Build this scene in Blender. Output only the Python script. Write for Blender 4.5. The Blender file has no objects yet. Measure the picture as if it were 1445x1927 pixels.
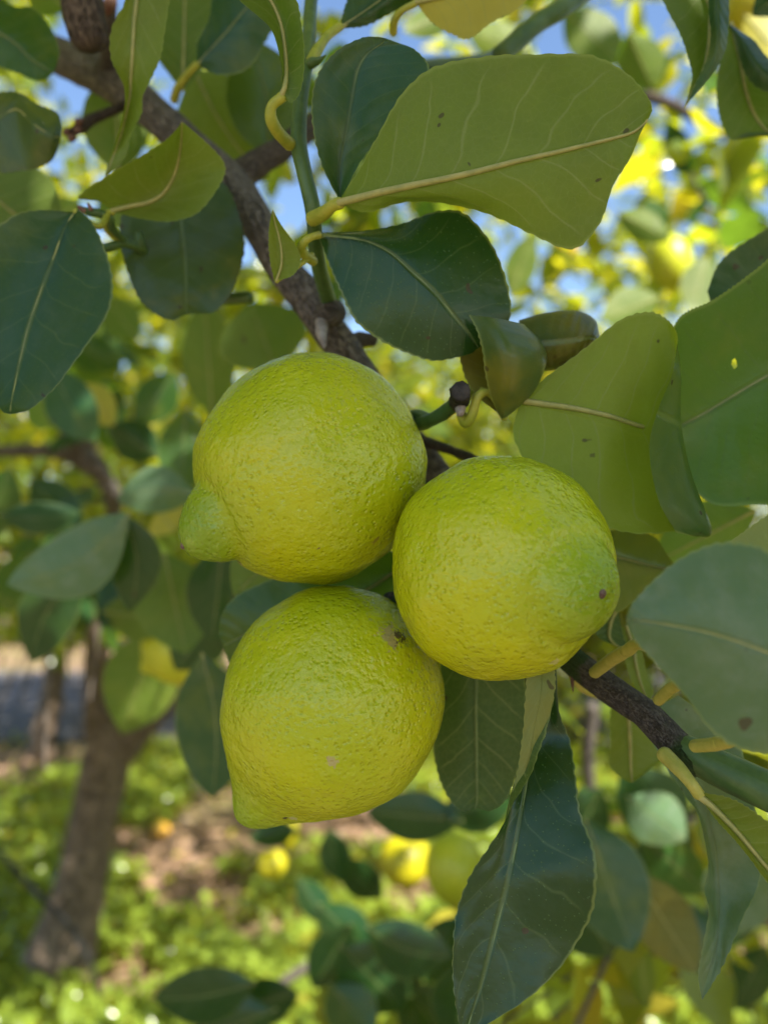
import bpy, math, random
import numpy as np
from mathutils import Vector, Matrix, noise

# ------------------------------------------------------------------ camera, sky, sun, exposure
SC = bpy.context.scene
COL = SC.collection
F = 1500.0                       # focal length in photograph pixels
CX, CY = 722.5, 963.5            # photograph is 1445 x 1927
PITCH = math.radians(3.3)
CAM = Vector((0.0, 0.0, 1.30))
FWD = Vector((0, math.cos(PITCH), math.sin(PITCH)))
UP = Vector((0, -math.sin(PITCH), math.cos(PITCH)))
RIGHT = Vector((1, 0, 0))

cam_data = bpy.data.cameras.new('camera')
cam = bpy.data.objects.new('camera', cam_data)
COL.objects.link(cam)
cam.location = CAM
cam.rotation_euler = (math.pi / 2 + PITCH, 0, 0)
cam_data.sensor_fit = 'VERTICAL'
cam_data.sensor_height = 36.0
cam_data.lens = 36.0 * F / 1927.0
cam_data.clip_start = 0.01
cam_data.clip_end = 500.0
cam_data.dof.use_dof = True
cam_data.dof.focus_distance = 0.212
cam_data.dof.aperture_fstop = cam_data.lens / 3.9
SC.camera = cam

SUN_AZ, SUN_EL = math.radians(140), math.radians(46)
SUND = Vector((math.sin(SUN_AZ) * math.cos(SUN_EL), math.cos(SUN_AZ) * math.cos(SUN_EL), math.sin(SUN_EL)))
world = bpy.data.worlds.new('World')
SC.world = world
world.use_nodes = True
wn = world.node_tree
sky = wn.nodes.new('ShaderNodeTexSky')
sky.sky_type = 'NISHITA'
sky.sun_disc = False
sky.sun_elevation = SUN_EL
sky.sun_rotation = SUN_AZ
sky.ozone_density = 3.0
sky.dust_density = 0.3
wn.links.new(sky.outputs[0], wn.nodes['Background'].inputs[0])
wn.nodes['Background'].inputs[1].default_value = 0.10
sun_data = bpy.data.lights.new('sun', 'SUN')
sun_data.energy = 5.0
sun_data.angle = math.radians(0.53)
sun_data.color = (1.0, 0.94, 0.84)
sun = bpy.data.objects.new('sun', sun_data)
COL.objects.link(sun)
sun.rotation_euler = SUND.to_track_quat('Z', 'Y').to_euler()
SC.view_settings.view_transform = 'Standard'
SC.view_settings.look = 'None'
SC.view_settings.gamma = 1.0
SC.view_settings.exposure = 1.5
SC.view_settings.use_curve_mapping = False
SC.render.engine = 'CYCLES'
SC.cycles.use_denoising = True
SC.cycles.max_bounces = 7
SC.cycles.transmission_bounces = 6
SC.cycles.diffuse_bounces = 5
SC.cycles.glossy_bounces = 2
SC.cycles.sample_clamp_indirect = 8.0

random.seed(7)
RNG = np.random.default_rng(11)


def P(px, py, d):
    """a point on the ray through a photograph pixel, d metres in front of the lens"""
    return CAM + d * (FWD + RIGHT * ((px - CX) / F) + UP * ((CY - py) / F))


def G(px, py, z=0.0):
    """the ground point seen at a photograph pixel"""
    r = FWD + RIGHT * ((px - CX) / F) + UP * ((CY - py) / F)
    return CAM + r * ((z - CAM.z) / r.z)


def to_px(a):
    a = np.asarray(a, float) - np.array(CAM)
    d = a @ np.array(FWD)
    dd = np.where(np.abs(d) < 1e-6, 1e-6, d)
    return CX + F * (a @ np.array(RIGHT)) / dd, CY - F * (a @ np.array(UP)) / dd, d


# ------------------------------------------------------------------ materials
def new_mat(name):
    m = bpy.data.materials.new(name)
    m.use_nodes = True
    nt = m.node_tree
    nt.nodes.clear()
    out = nt.nodes.new('ShaderNodeOutputMaterial')
    return m, nt, out


class N:
    """small helper to write node trees"""
    def __init__(s, nt):
        s.nt = nt

    def put(s, sock, v):
        if isinstance(v, bpy.types.NodeSocket):
            s.nt.links.new(v, sock)
        elif v is not None:
            if sock.type == 'RGBA' and not isinstance(v, (int, float)):
                v = (v[0], v[1], v[2], 1.0)
            sock.default_value = v

    def math(s, op, a, b=None, c=None, clamp=False):
        n = s.nt.nodes.new('ShaderNodeMath')
        n.operation = op
        n.use_clamp = clamp
        s.put(n.inputs[0], a)
        s.put(n.inputs[1], b)
        s.put(n.inputs[2], c)
        return n.outputs[0]

    def mix(s, f, a, b, mode='MIX'):
        n = s.nt.nodes.new('ShaderNodeMix')
        n.data_type = 'RGBA'
        n.blend_type = mode
        s.put(n.inputs[0], f)
        s.put(n.inputs[6], a)
        s.put(n.inputs[7], b)
        return n.outputs[2]

    def step(s, v, lo, hi, a=0.0, b=1.0):
        n = s.nt.nodes.new('ShaderNodeMapRange')
        n.interpolation_type = 'SMOOTHSTEP'
        s.put(n.inputs[0], v)
        for i, q in enumerate((lo, hi, a, b)):
            s.put(n.inputs[1 + i], q)
        return n.outputs[0]

    def noise(s, vec, scale, detail=3.0, rough=0.5, w=None):
        n = s.nt.nodes.new('ShaderNodeTexNoise')
        if w is not None:
            n.noise_dimensions = '4D'
            s.put(n.inputs['W'], w)
        s.put(n.inputs['Vector'], vec)
        n.inputs['Scale'].default_value = scale
        n.inputs['Detail'].default_value = detail
        n.inputs['Roughness'].default_value = rough
        return n.outputs[0]

    def voronoi(s, vec, scale, feature='F1'):
        n = s.nt.nodes.new('ShaderNodeTexVoronoi')
        n.feature = feature
        s.put(n.inputs['Vector'], vec)
        n.inputs['Scale'].default_value = scale
        return n.outputs[0]

    def bump(s, h, dist, strength=1.0, normal=None):
        n = s.nt.nodes.new('ShaderNodeBump')
        s.put(n.inputs['Height'], h)
        n.inputs['Distance'].default_value = dist
        n.inputs['Strength'].default_value = strength
        if normal is not None:
            s.put(n.inputs['Normal'], normal)
        return n.outputs[0]

    def obj(s):
        return s.nt.nodes.new('ShaderNodeTexCoord').outputs['Object']

    def principled(s, color, rough, normal=None, spec=0.5):
        n = s.nt.nodes.new('ShaderNodeBsdfPrincipled')
        s.put(n.inputs['Base Color'], color)
        s.put(n.inputs['Roughness'], rough)
        n.inputs['Specular IOR Level'].default_value = spec
        if normal is not None:
            s.put(n.inputs['Normal'], normal)
        return n

    def uv(s):
        n = s.nt.nodes.new('ShaderNodeSeparateXYZ')
        u = s.nt.nodes.new('ShaderNodeUVMap')
        s.nt.links.new(u.outputs[0], n.inputs[0])
        return n.outputs[0], n.outputs[1]


def leaf_mat(name, top, under, trans, tw=0.33, spots=0.0, dots=0.35, mottle=(0.16, 0.19, 0.025), mottle_amt=0.3,
             rough=0.25, rough_under=0.5, dust=0.02, vein=(0.13, 0.19, 0.06), edge=None):
    m, nt, out = new_mat(name)
    n = N(nt)
    u, v = n.uv()
    oc = n.obj()
    rnd = nt.nodes.new('ShaderNodeObjectInfo').outputs['Random']
    wob = n.noise(oc, 60, 2, w=rnd)
    av = n.math('MULTIPLY', n.math('ABSOLUTE', n.math('SUBTRACT', v, 0.5)), 2.0)
    ph = n.math('ADD', n.math('SUBTRACT', n.math('MULTIPLY', u, 9.0), n.math('MULTIPLY', n.math('POWER', av, 0.8), 1.7)),
                n.math('MULTIPLY', wob, 0.9))
    tri = n.math('ABSOLUTE', n.math('SUBTRACT', n.math('FRACT', ph), 0.5))
    vline = n.math('MULTIPLY', n.step(tri, 0.0, 0.05, 1.0, 0.0), n.step(av, 0.75, 0.97, 1.0, 0.0))
    quilt = n.step(tri, 0.0, 0.45)
    fine = n.step(n.voronoi(oc, 420, 'DISTANCE_TO_EDGE'), 0.0, 0.09, 1.0, 0.0)
    mid = n.step(av, 0.012, 0.05, 1.0, 0.0)
    margin = n.step(av, 0.955, 0.985)
    blot = n.step(n.noise(oc, 38, 4, 0.6, w=rnd), 0.46, 0.70)
    dot = n.step(n.voronoi(oc, 760), 0.08, 0.20, 1.0, 0.0)
    dustm = n.math('MULTIPLY', n.step(n.noise(oc, 90, 6, 0.7, w=rnd), 0.42, 0.75), dust)
    var = n.math('ADD', 0.82, n.math('MULTIPLY', rnd, 0.36))
    hsv = nt.nodes.new('ShaderNodeHueSaturation')
    n.put(hsv.inputs['Color'], n.mix(n.math('MULTIPLY', blot, mottle_amt), top, mottle))
    n.put(hsv.inputs['Value'], var)
    ct = n.mix(n.math('MULTIPLY', vline, 0.26), hsv.outputs[0], vein)
    ct = n.mix(n.math('MULTIPLY', dot, dots), ct, (0.10, 0.18, 0.05))
    ct = n.mix(n.math('MULTIPLY', mid, 0.5), ct, vein)
    ct = n.mix(dustm, ct, (0.42, 0.46, 0.42))
    dk = n.step(n.noise(oc, 55, 4, 0.6, w=n.math('ADD', rnd, 5.0)), 0.42, 0.66)
    cu = n.mix(n.math('MULTIPLY', dk, 0.35), under, tuple(q * 0.55 for q in under))
    cu = n.mix(n.math('MULTIPLY', blot, mottle_amt), cu, mottle)
    cu = n.mix(n.math('MULTIPLY', vline, 0.45), cu, (0.30, 0.34, 0.12))
    cu = n.mix(n.math('MULTIPLY', fine, 0.10), cu, (0.30, 0.34, 0.12))
    cu = n.mix(n.math('MULTIPLY', dot, dots * 0.3), cu, (0.26, 0.32, 0.10))
    back = nt.nodes.new('ShaderNodeNewGeometry').outputs['Backfacing']
    col = n.mix(back, ct, cu)
    col = n.mix(n.math('MULTIPLY', margin, 0.4), col, edge or (0.30, 0.36, 0.10))
    speck = n.step(n.noise(oc, 260, 2, 0.5, w=rnd), 0.66, 0.70)
    big = n.step(n.noise(oc, 75, 3, 0.6, w=n.math('ADD', rnd, 3.0)), 0.60, 0.66)
    sp = n.math('MULTIPLY', n.math('MAXIMUM', n.math('MULTIPLY', speck, big), n.step(n.noise(oc, 150, 3, 0.6, w=rnd), 0.70, 0.74)), spots, clamp=True)
    few = n.math('MULTIPLY', n.step(n.noise(oc, 190, 1, 0.4, w=n.math('ADD', rnd, 7.0)), 0.745, 0.765), 0.7)
    sp = n.math('MAXIMUM', sp, few)
    col = n.mix(sp, col, (0.06, 0.035, 0.02))
    tcol = n.mix(n.math('MULTIPLY', vline, 0.25), trans, (0.10, 0.20, 0.02))
    tcol = n.mix(n.math('MULTIPLY', blot, mottle_amt), tcol, (0.5, 0.5, 0.06))
    tcol = n.mix(sp, tcol, (0.05, 0.03, 0.01))
    h = n.math('ADD', n.math('MULTIPLY', n.math('MULTIPLY', quilt, n.step(n.noise(oc, 45, 2, w=rnd), 0.35, 0.7)), 0.38), n.math('ADD', n.math('MULTIPLY', mid, -0.5), n.math('MULTIPLY', n.noise(oc, 70, 4, 0.55, w=rnd), 1.6)))
    h = n.math('ADD', h, n.math('MULTIPLY', dot, 0.12))
    nrm = n.bump(h, 0.0005, 0.75)
    rr = n.math('ADD', n.math('MULTIPLY', back, rough_under - rough), rough)
    rr = n.math('ADD', rr, n.math('MULTIPLY', dustm, 1.2))
    p = n.principled(col, rr, nrm, 0.36)
    t = nt.nodes.new('ShaderNodeBsdfTranslucent')
    n.put(t.inputs[0], tcol)
    n.put(t.inputs['Normal'], nrm)
    ms = nt.nodes.new('ShaderNodeMixShader')
    ms.inputs[0].default_value = tw
    nt.links.new(p.outputs[0], ms.inputs[1])
    nt.links.new(t.outputs[0], ms.inputs[2])
    nt.links.new(ms.outputs[0], out.inputs[0])
    return m


M = {}
M['leaf_dark'] = leaf_mat('leaf_dark', (0.011, 0.042, 0.011), (0.05, 0.09, 0.018), (0.16, 0.34, 0.02), mottle_amt=0.08, tw=0.16, dots=0.55)
M['leaf_mid'] = leaf_mat('leaf_mid', (0.021, 0.064, 0.013), (0.095, 0.145, 0.016), (0.22, 0.42, 0.025), tw=0.30, dots=0.4)
M['leaf_pale'] = leaf_mat('leaf_pale', (0.04, 0.095, 0.025), (0.135, 0.19, 0.02), (0.36, 0.48, 0.03), tw=0.32, dots=0.3, dust=0.03)
M['leaf_bright'] = leaf_mat('leaf_bright', (0.042, 0.11, 0.016), (0.13, 0.20, 0.045), (0.28, 0.50, 0.02), tw=0.40, dots=0.7, mottle=(0.12, 0.17, 0.02), mottle_amt=0.5, spots=0.25)
M['leaf_yellow'] = leaf_mat('leaf_yellow', (0.36, 0.33, 0.035), (0.44, 0.40, 0.06), (0.62, 0.52, 0.04), tw=0.35, spots=1.0, dots=0.3, mottle=(0.22, 0.24, 0.04), mottle_amt=0.5)
M['leaf_spotted'] = leaf_mat('leaf_spotted', (0.10, 0.15, 0.04), (0.19, 0.245, 0.07), (0.4, 0.46, 0.04), tw=0.30, spots=1.0, mottle=(0.30, 0.26, 0.04), mottle_amt=0.5)
M['leaf_burnt'] = leaf_mat('leaf_burnt', (0.040, 0.075, 0.020), (0.12, 0.13, 0.035), (0.2, 0.26, 0.02), tw=0.18, spots=0.9, mottle=(0.15, 0.13, 0.02), mottle_amt=0.6, edge=(0.05, 0.03, 0.02))
M['leaf_curled'] = leaf_mat('leaf_curled', (0.055, 0.10, 0.028), (0.22, 0.19, 0.035), (0.3, 0.28, 0.03), tw=0.18, spots=0.6, mottle=(0.20, 0.17, 0.015), mottle_amt=0.65, rough=0.3, rough_under=0.42)
M['leaf_lime'] = leaf_mat('leaf_lime', (0.028, 0.075, 0.028), (0.19, 0.26, 0.022), (0.42, 0.56, 0.03), tw=0.36, spots=0.55, dots=0.3)
M['leaf_dusty'] = leaf_mat('leaf_dusty', (0.095, 0.17, 0.085), (0.15, 0.21, 0.06), (0.2, 0.36, 0.03), tw=0.2, dots=0.2, dust=0.2, rough=0.36)
M['leaf_blue'] = leaf_mat('leaf_blue', (0.018, 0.062, 0.024), (0.11, 0.17, 0.05), (0.16, 0.34, 0.03), tw=0.20, dots=0.25, dust=0.05, rough=0.30)


def crown_mat(name, top, under, trans, tw=0.45):
    """leaves too small to need veins: colour varies from leaf to leaf"""
    m, nt, out = new_mat(name)
    n = N(nt)
    g = nt.nodes.new('ShaderNodeNewGeometry')
    ri = g.outputs['Random Per Island']
    c = n.mix(g.outputs['Backfacing'], n.mix(ri, top, tuple(q * 1.5 for q in top)), under)
    old = n.step(ri, 0.95, 0.96)
    c = n.mix(old, c, (0.40, 0.36, 0.04))
    t = nt.nodes.new('ShaderNodeBsdfTranslucent')
    n.put(t.inputs[0], n.mix(old, n.mix(ri, trans, (trans[0] * 1.5, trans[1] * 1.1, trans[2])), (0.65, 0.52, 0.04)))
    p = n.principled(c, 0.22)
    ms = nt.nodes.new('ShaderNodeMixShader')
    ms.inputs[0].default_value = tw
    nt.links.new(p.outputs[0], ms.inputs[1])
    nt.links.new(t.outputs[0], ms.inputs[2])
    nt.links.new(ms.outputs[0], out.inputs[0])
    return m


M['crown'] = crown_mat('crown_leaves', (0.075, 0.125, 0.020), (0.15, 0.20, 0.03), (0.50, 0.60, 0.02), 0.52)
M['crown_far'] = crown_mat('far_crown_leaves', (0.075, 0.115, 0.020), (0.14, 0.18, 0.035), (0.58, 0.60, 0.02), 0.55)


def simple_mat(name, a, b, scale, rough=0.6, bump=0.0006, detail=5, stretch=None, spec=0.4):
    m, nt, out = new_mat(name)
    n = N(nt)
    vec = n.obj()
    if stretch:
        mp = nt.nodes.new('ShaderNodeMapping')
        n.put(mp.inputs[0], vec)
        mp.inputs['Scale'].default_value = stretch
        vec = mp.outputs[0]
    f = n.noise(vec, scale, detail, 0.6)
    c = n.mix(n.step(f, 0.3, 0.7), a, b)
    p = n.principled(c, rough, n.bump(f, bump), spec)
    nt.links.new(p.outputs[0], out.inputs[0])
    return m


def bark_mat(name, a, b, crack, green=None, scale=1.0, uvs=(1, 1)):
    """grey bark with long fissures running along the wood (uv: along, round)"""
    m, nt, out = new_mat(name)
    n = N(nt)
    uvn = nt.nodes.new('ShaderNodeUVMap')
    mp = nt.nodes.new('ShaderNodeMapping')
    n.put(mp.inputs[0], uvn.outputs[0])
    mp.inputs['Scale'].default_value = (uvs[0], uvs[1], 1)
    oc = n.obj()
    f = n.noise(mp.outputs[0], 3.0, 6, 0.65)
    lines = n.step(n.math('ABSOLUTE', n.math('SUBTRACT', n.noise(mp.outputs[0], 5.0, 4, 0.6), 0.5)), 0.0, 0.05, 1.0, 0.0)
    big = n.noise(oc, 45 * scale, 4, 0.6)
    c = n.mix(n.step(f, 0.35, 0.65), a, b)
    c = n.mix(n.math('MULTIPLY', lines, 0.7), c, crack)
    if green:
        c = n.mix(n.step(big, 0.45, 0.54), c, green)
    else:
        c = n.mix(n.math('MULTIPLY', n.step(big, 0.55, 0.7), 0.5), c, crack)
    h = n.math('SUBTRACT', n.math('ADD', f, n.math('MULTIPLY', big, 0.8)), n.math('MULTIPLY', lines, 0.7))
    p = n.principled(c, 0.75, n.bump(h, 0.0022 / scale), 0.3)
    nt.links.new(p.outputs[0], out.inputs[0])
    return m


M['bark'] = bark_mat('bark', (0.135, 0.115, 0.10), (0.25, 0.215, 0.185), (0.06, 0.047, 0.04), uvs=(3, 6))
M['bark_dark'] = bark_mat('bark_dark', (0.075, 0.055, 0.042), (0.17, 0.13, 0.10), (0.025, 0.018, 0.014), uvs=(3, 7))
M['bark_green'] = bark_mat('bark_green', (0.085, 0.075, 0.07), (0.15, 0.135, 0.125), (0.035, 0.03, 0.03), green=(0.045, 0.085, 0.025), uvs=(4, 7))
M['bark_trunk'] = bark_mat('bark_trunk', (0.16, 0.115, 0.08), (0.29, 0.21, 0.15), (0.085, 0.06, 0.045), scale=0.2, uvs=(4, 5))
M['stem_green'] = simple_mat('stem_green', (0.045, 0.10, 0.028), (0.085, 0.15, 0.04), 130, 0.42, 0.0004)
M['petiole'] = simple_mat('petiole', (0.25, 0.29, 0.03), (0.40, 0.40, 0.055), 220, 0.45, 0.0003)
M['petiole_tan'] = simple_mat('petiole_tan', (0.30, 0.31, 0.055), (0.41, 0.39, 0.085), 220, 0.5, 0.0003)
M['midrib'] = simple_mat('midrib', (0.25, 0.27, 0.085), (0.36, 0.35, 0.12), 260, 0.5, 0.0002)
M['midrib_dark'] = simple_mat('midrib_dark', (0.10, 0.16, 0.05), (0.16, 0.22, 0.07), 260, 0.5, 0.0002)
M['dead_wood'] = simple_mat('dead_wood', (0.012, 0.010, 0.010), (0.05, 0.042, 0.038), 300, 0.7, 0.0008)
M['bud'] = simple_mat('bud', (0.12, 0.05, 0.035), (0.20, 0.11, 0.08), 300, 0.7, 0.0005)
M['grey_wood'] = simple_mat('grey_wood', (0.20, 0.16, 0.15), (0.38, 0.33, 0.31), 250, 0.7, 0.0006)
M['scar'] = simple_mat('scar', (0.09, 0.05, 0.04), (0.24, 0.16, 0.13), 700, 0.8, 0.0004)
M['hose'] = simple_mat('hose', (0.012, 0.012, 0.013), (0.03, 0.03, 0.032), 30, 0.45, 0.0003)


def lemon_mat(name, a, b, green, zlo, zhi, pores=True, blemish=True, marks=()):
    m, nt, out = new_mat(name)
    n = N(nt)
    oc = n.obj()
    sx = nt.nodes.new('ShaderNodeSeparateXYZ')
    n.put(sx.inputs[0], oc)
    c = n.mix(n.step(n.noise(oc, 42, 3), 0.25, 0.75), a, b)
    c = n.mix(n.math('MULTIPLY', n.step(sx.outputs[2], zlo, zhi), 0.75), c, green)
    if not pores:
        p = n.principled(c, 0.4, None, 0.5)
        nt.links.new(p.outputs[0], out.inputs[0])
        return m
    v1 = n.voronoi(oc, 640)
    pit = n.step(v1, 0.0, 0.52, 1.0, 0.0)
    gate = n.step(n.noise(oc, 90, 2), 0.30, 0.70, 0.35, 1.0)
    pit = n.math('MULTIPLY', pit, gate)
    peb = n.noise(oc, 420, 3, 0.5)
    lump = n.noise(oc, 130, 2, 0.5)
    c = n.mix(n.math('MULTIPLY', pit, 0.10), c, (0.36, 0.38, 0.008))
    c = n.mix(n.math('MULTIPLY', n.step(peb, 0.56, 0.72), 0.22), c, (0.48, 0.56, 0.10))
    if blemish:
        w = n.step(n.noise(oc, 120, 5, 0.7), 0.665, 0.71)
        c = n.mix(n.math('MULTIPLY', w, 0.4), c, (0.42, 0.40, 0.18))
        c = n.mix(n.step(n.noise(oc, 150, 2, 0.5), 0.80, 0.82), c, (0.20, 0.16, 0.05))
    for pos, rad, mc in marks:                      # scratches and scars, each with its ragged edge
        vd = nt.nodes.new('ShaderNodeVectorMath')
        vd.operation = 'DISTANCE'
        n.put(vd.inputs[0], oc)
        vd.inputs[1].default_value = pos
        e = n.math('ADD', n.math('DIVIDE', vd.outputs['Value'], rad), n.math('MULTIPLY', n.math('SUBTRACT', n.noise(oc, 600, 4, 0.7), 0.5), 3.2))
        c = n.mix(n.math('MULTIPLY', n.step(e, 0.5, 0.9, 1.0, 0.0), 0.85), c, mc)
    h = n.math('ADD', n.math('MULTIPLY', peb, 0.7), n.math('MULTIPLY', lump, 0.9))
    h = n.math('SUBTRACT', h, n.math('MULTIPLY', pit, 0.40))
    nrm = n.bump(h, 0.00095, 1.0)
    p = n.principled(c, n.math('ADD', 0.17, n.math('MULTIPLY', lump, 0.10)), nrm, 0.5)
    p.inputs['Subsurface Weight'].default_value = 0.10
    p.inputs['Subsurface Radius'].default_value = (0.004, 0.003, 0.0005)
    p.inputs['Subsurface Scale'].default_value = 1.0
    nt.links.new(p.outputs[0], out.inputs[0])
    return m


LY, LG, LN = (0.44, 0.47, 0.005), (0.36, 0.43, 0.007), (0.12, 0.25, 0.015)
M['lemon_far'] = lemon_mat('lemon_peel_ripe', (0.47, 0.42, 0.01), (0.40, 0.36, 0.01), (0.34, 0.34, 0.01), 0.02, 0.05, False)
M['lemon_far_green'] = lemon_mat('lemon_peel_turning', (0.46, 0.48, 0.02), (0.38, 0.44, 0.02), (0.28, 0.38, 0.02), 0.02, 0.05, False)
M['lemon_orange'] = lemon_mat('lemon_peel_overripe', (0.58, 0.31, 0.02), (0.5, 0.27, 0.02), (0.5, 0.32, 0.02), 0.02, 0.05, False)


# ------------------------------------------------------------------ object helpers
def tag(o, label=None, cat=None, group=None, kind=None):
    for k, v in (('label', label), ('category', cat), ('group', group), ('kind', kind)):
        if v:
            o[k] = v
    return o


def empty(name, loc):
    o = bpy.data.objects.new(name, None)
    o.empty_display_size = 0.05
    COL.objects.link(o)
    o.location = loc
    return o


def world_loc(o):
    w = Vector(o.location)
    p = o.parent
    while p:
        w += Vector(p.location)
        p = p.parent
    return w


def link_mesh(name, verts, faces, mat, parent=None, origin=None, uvs=None, smooth=True):
    """verts in world space; origin = world position of the object"""
    verts = np.asarray(verts, float)
    origin = Vector(verts[0]) if origin is None else Vector(origin)
    me = bpy.data.meshes.new(name)
    me.from_pydata((verts - np.array(origin)).tolist(), [], faces)
    if uvs is not None:
        uvl = me.uv_layers.new(name='UVMap')
        li = np.zeros(len(me.loops), dtype=np.int32)
        me.loops.foreach_get('vertex_index', li)
        uvl.data.foreach_set('uv', np.asarray(uvs, float)[li].ravel())
    if smooth:
        me.polygons.foreach_set('use_smooth', [True] * len(me.polygons))
    me.materials.append(mat)
    me.update()
    o = bpy.data.objects.new(name, me)
    COL.objects.link(o)
    if parent is not None:
        o.parent = parent
        o.location = origin - world_loc(parent)
    else:
        o.location = origin
    return o


def catmull(pts, n):
    """uniform Catmull-Rom through pts (K, ...) sampled at n points"""
    pts = np.asarray(pts, float)
    K = len(pts)
    if K == 2:
        t = np.linspace(0, 1, n).reshape((-1,) + (1,) * (pts.ndim - 1))
        return pts[0] * (1 - t) + pts[1] * t
    e = np.concatenate([[2 * pts[0] - pts[1]], pts, [2 * pts[-1] - pts[-2]]])
    t = np.linspace(0, K - 1, n)
    i = np.minimum(t.astype(int), K - 2)
    f = (t - i).reshape((-1,) + (1,) * (pts.ndim - 1))
    a, b, c, d = e[i], e[i + 1], e[i + 2], e[i + 3]
    return 0.5 * (2 * b + (c - a) * f + (2 * a - 5 * b + 4 * c - d) * f ** 2 + (3 * b - 3 * c + d - a) * f ** 3)


def tube(name, pts, radii, mat, parent=None, segs=12, n=None, lump=0.0, origin=None, cap=0.6):
    pts = [Vector(p) for p in pts]
    n = n or max(8, len(pts) * 6)
    c = catmull([tuple(p) for p in pts], n)
    r = catmull(np.asarray(radii, float).reshape(-1, 1), n)[:, 0]
    r = np.maximum(r, 1e-5)
    # rounded ends
    V, Fc, U = [], [], []
    tan = np.gradient(c, axis=0)
    tan /= np.linalg.norm(tan, axis=1)[:, None] + 1e-12
    ref = Vector((0.3, 0.5, 0.81)).normalized()
    rings = []
    rings.append((c[0] - tan[0] * r[0] * cap, tan[0], r[0] * 0.35, 0))
    rings.append((c[0] - tan[0] * r[0] * cap * 0.6, tan[0], r[0] * 0.8, 0))
    L = 0.0
    for i in range(n):
        if i:
            L += np.linalg.norm(c[i] - c[i - 1])
        rings.append((c[i], tan[i], r[i], L))
    rings.append((c[-1] + tan[-1] * r[-1] * cap * 0.6, tan[-1], r[-1] * 0.8, L))
    rings.append((c[-1] + tan[-1] * r[-1] * cap, tan[-1], r[-1] * 0.35, L))
    prev = None
    rm = float(np.mean(r))
    for k, (p, t, rr, l) in enumerate(rings):
        t = Vector(t)
        if prev is None:
            x = t.cross(ref)
            if x.length < 1e-3:
                x = t.cross(Vector((1, 0, 0)))
        else:
            x = prev - t * prev.dot(t)
        x.normalize()
        prev = x
        y = t.cross(x)
        for s in range(segs + 1):
            a = 2 * math.pi * s / segs
            q = Vector(p) + (x * math.cos(a) + y * math.sin(a)) * rr
            if lump:
                f = noise.noise(q * (0.55 / rm)) * 0.7 + noise.noise(q * (1.6 / rm)) * 0.3
                q = q + (x * math.cos(a) + y * math.sin(a)) * (rr * lump * f)
            if s == segs:
                q = Vector(V[-segs])
            V.append(tuple(q))
            U.append((l / (rm * 8), s / segs))
    W = segs + 1
    for k in range(len(rings) - 1):
        for s in range(segs):
            a = k * W + s
            Fc.append((a, a + 1, a + W + 1, a + W))
    Fc.append(tuple(range(segs - 1, -1, -1)))
    b = (len(rings) - 1) * W
    Fc.append(tuple(range(b, b + segs)))
    return link_mesh(name, V, Fc, mat, parent, pts[0] if origin is None else origin, U)


def blade(rows, d0, d1, cup=0.0, arch=0.0):
    """rows of photograph points (x, y[, extra mm away]) from leaf base to tip -> grid of world points"""
    S = len(rows)
    g = []
    for i, row in enumerate(rows):
        u = i / (S - 1)
        d = d0 + (d1 - d0) * u + arch * 0.001 * math.sin(math.pi * u)
        K = len(row)
        line = []
        for j, q in enumerate(row):
            e = q[2] if len(q) > 2 else 0.0
            k = abs(2 * j / (K - 1) - 1)
            line.append(tuple(P(q[0], q[1], d + 0.001 * (e + cup * k * math.sin(math.pi * min(1, u + 0.08))))))
        g.append(line)
    return np.array(g)


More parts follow.
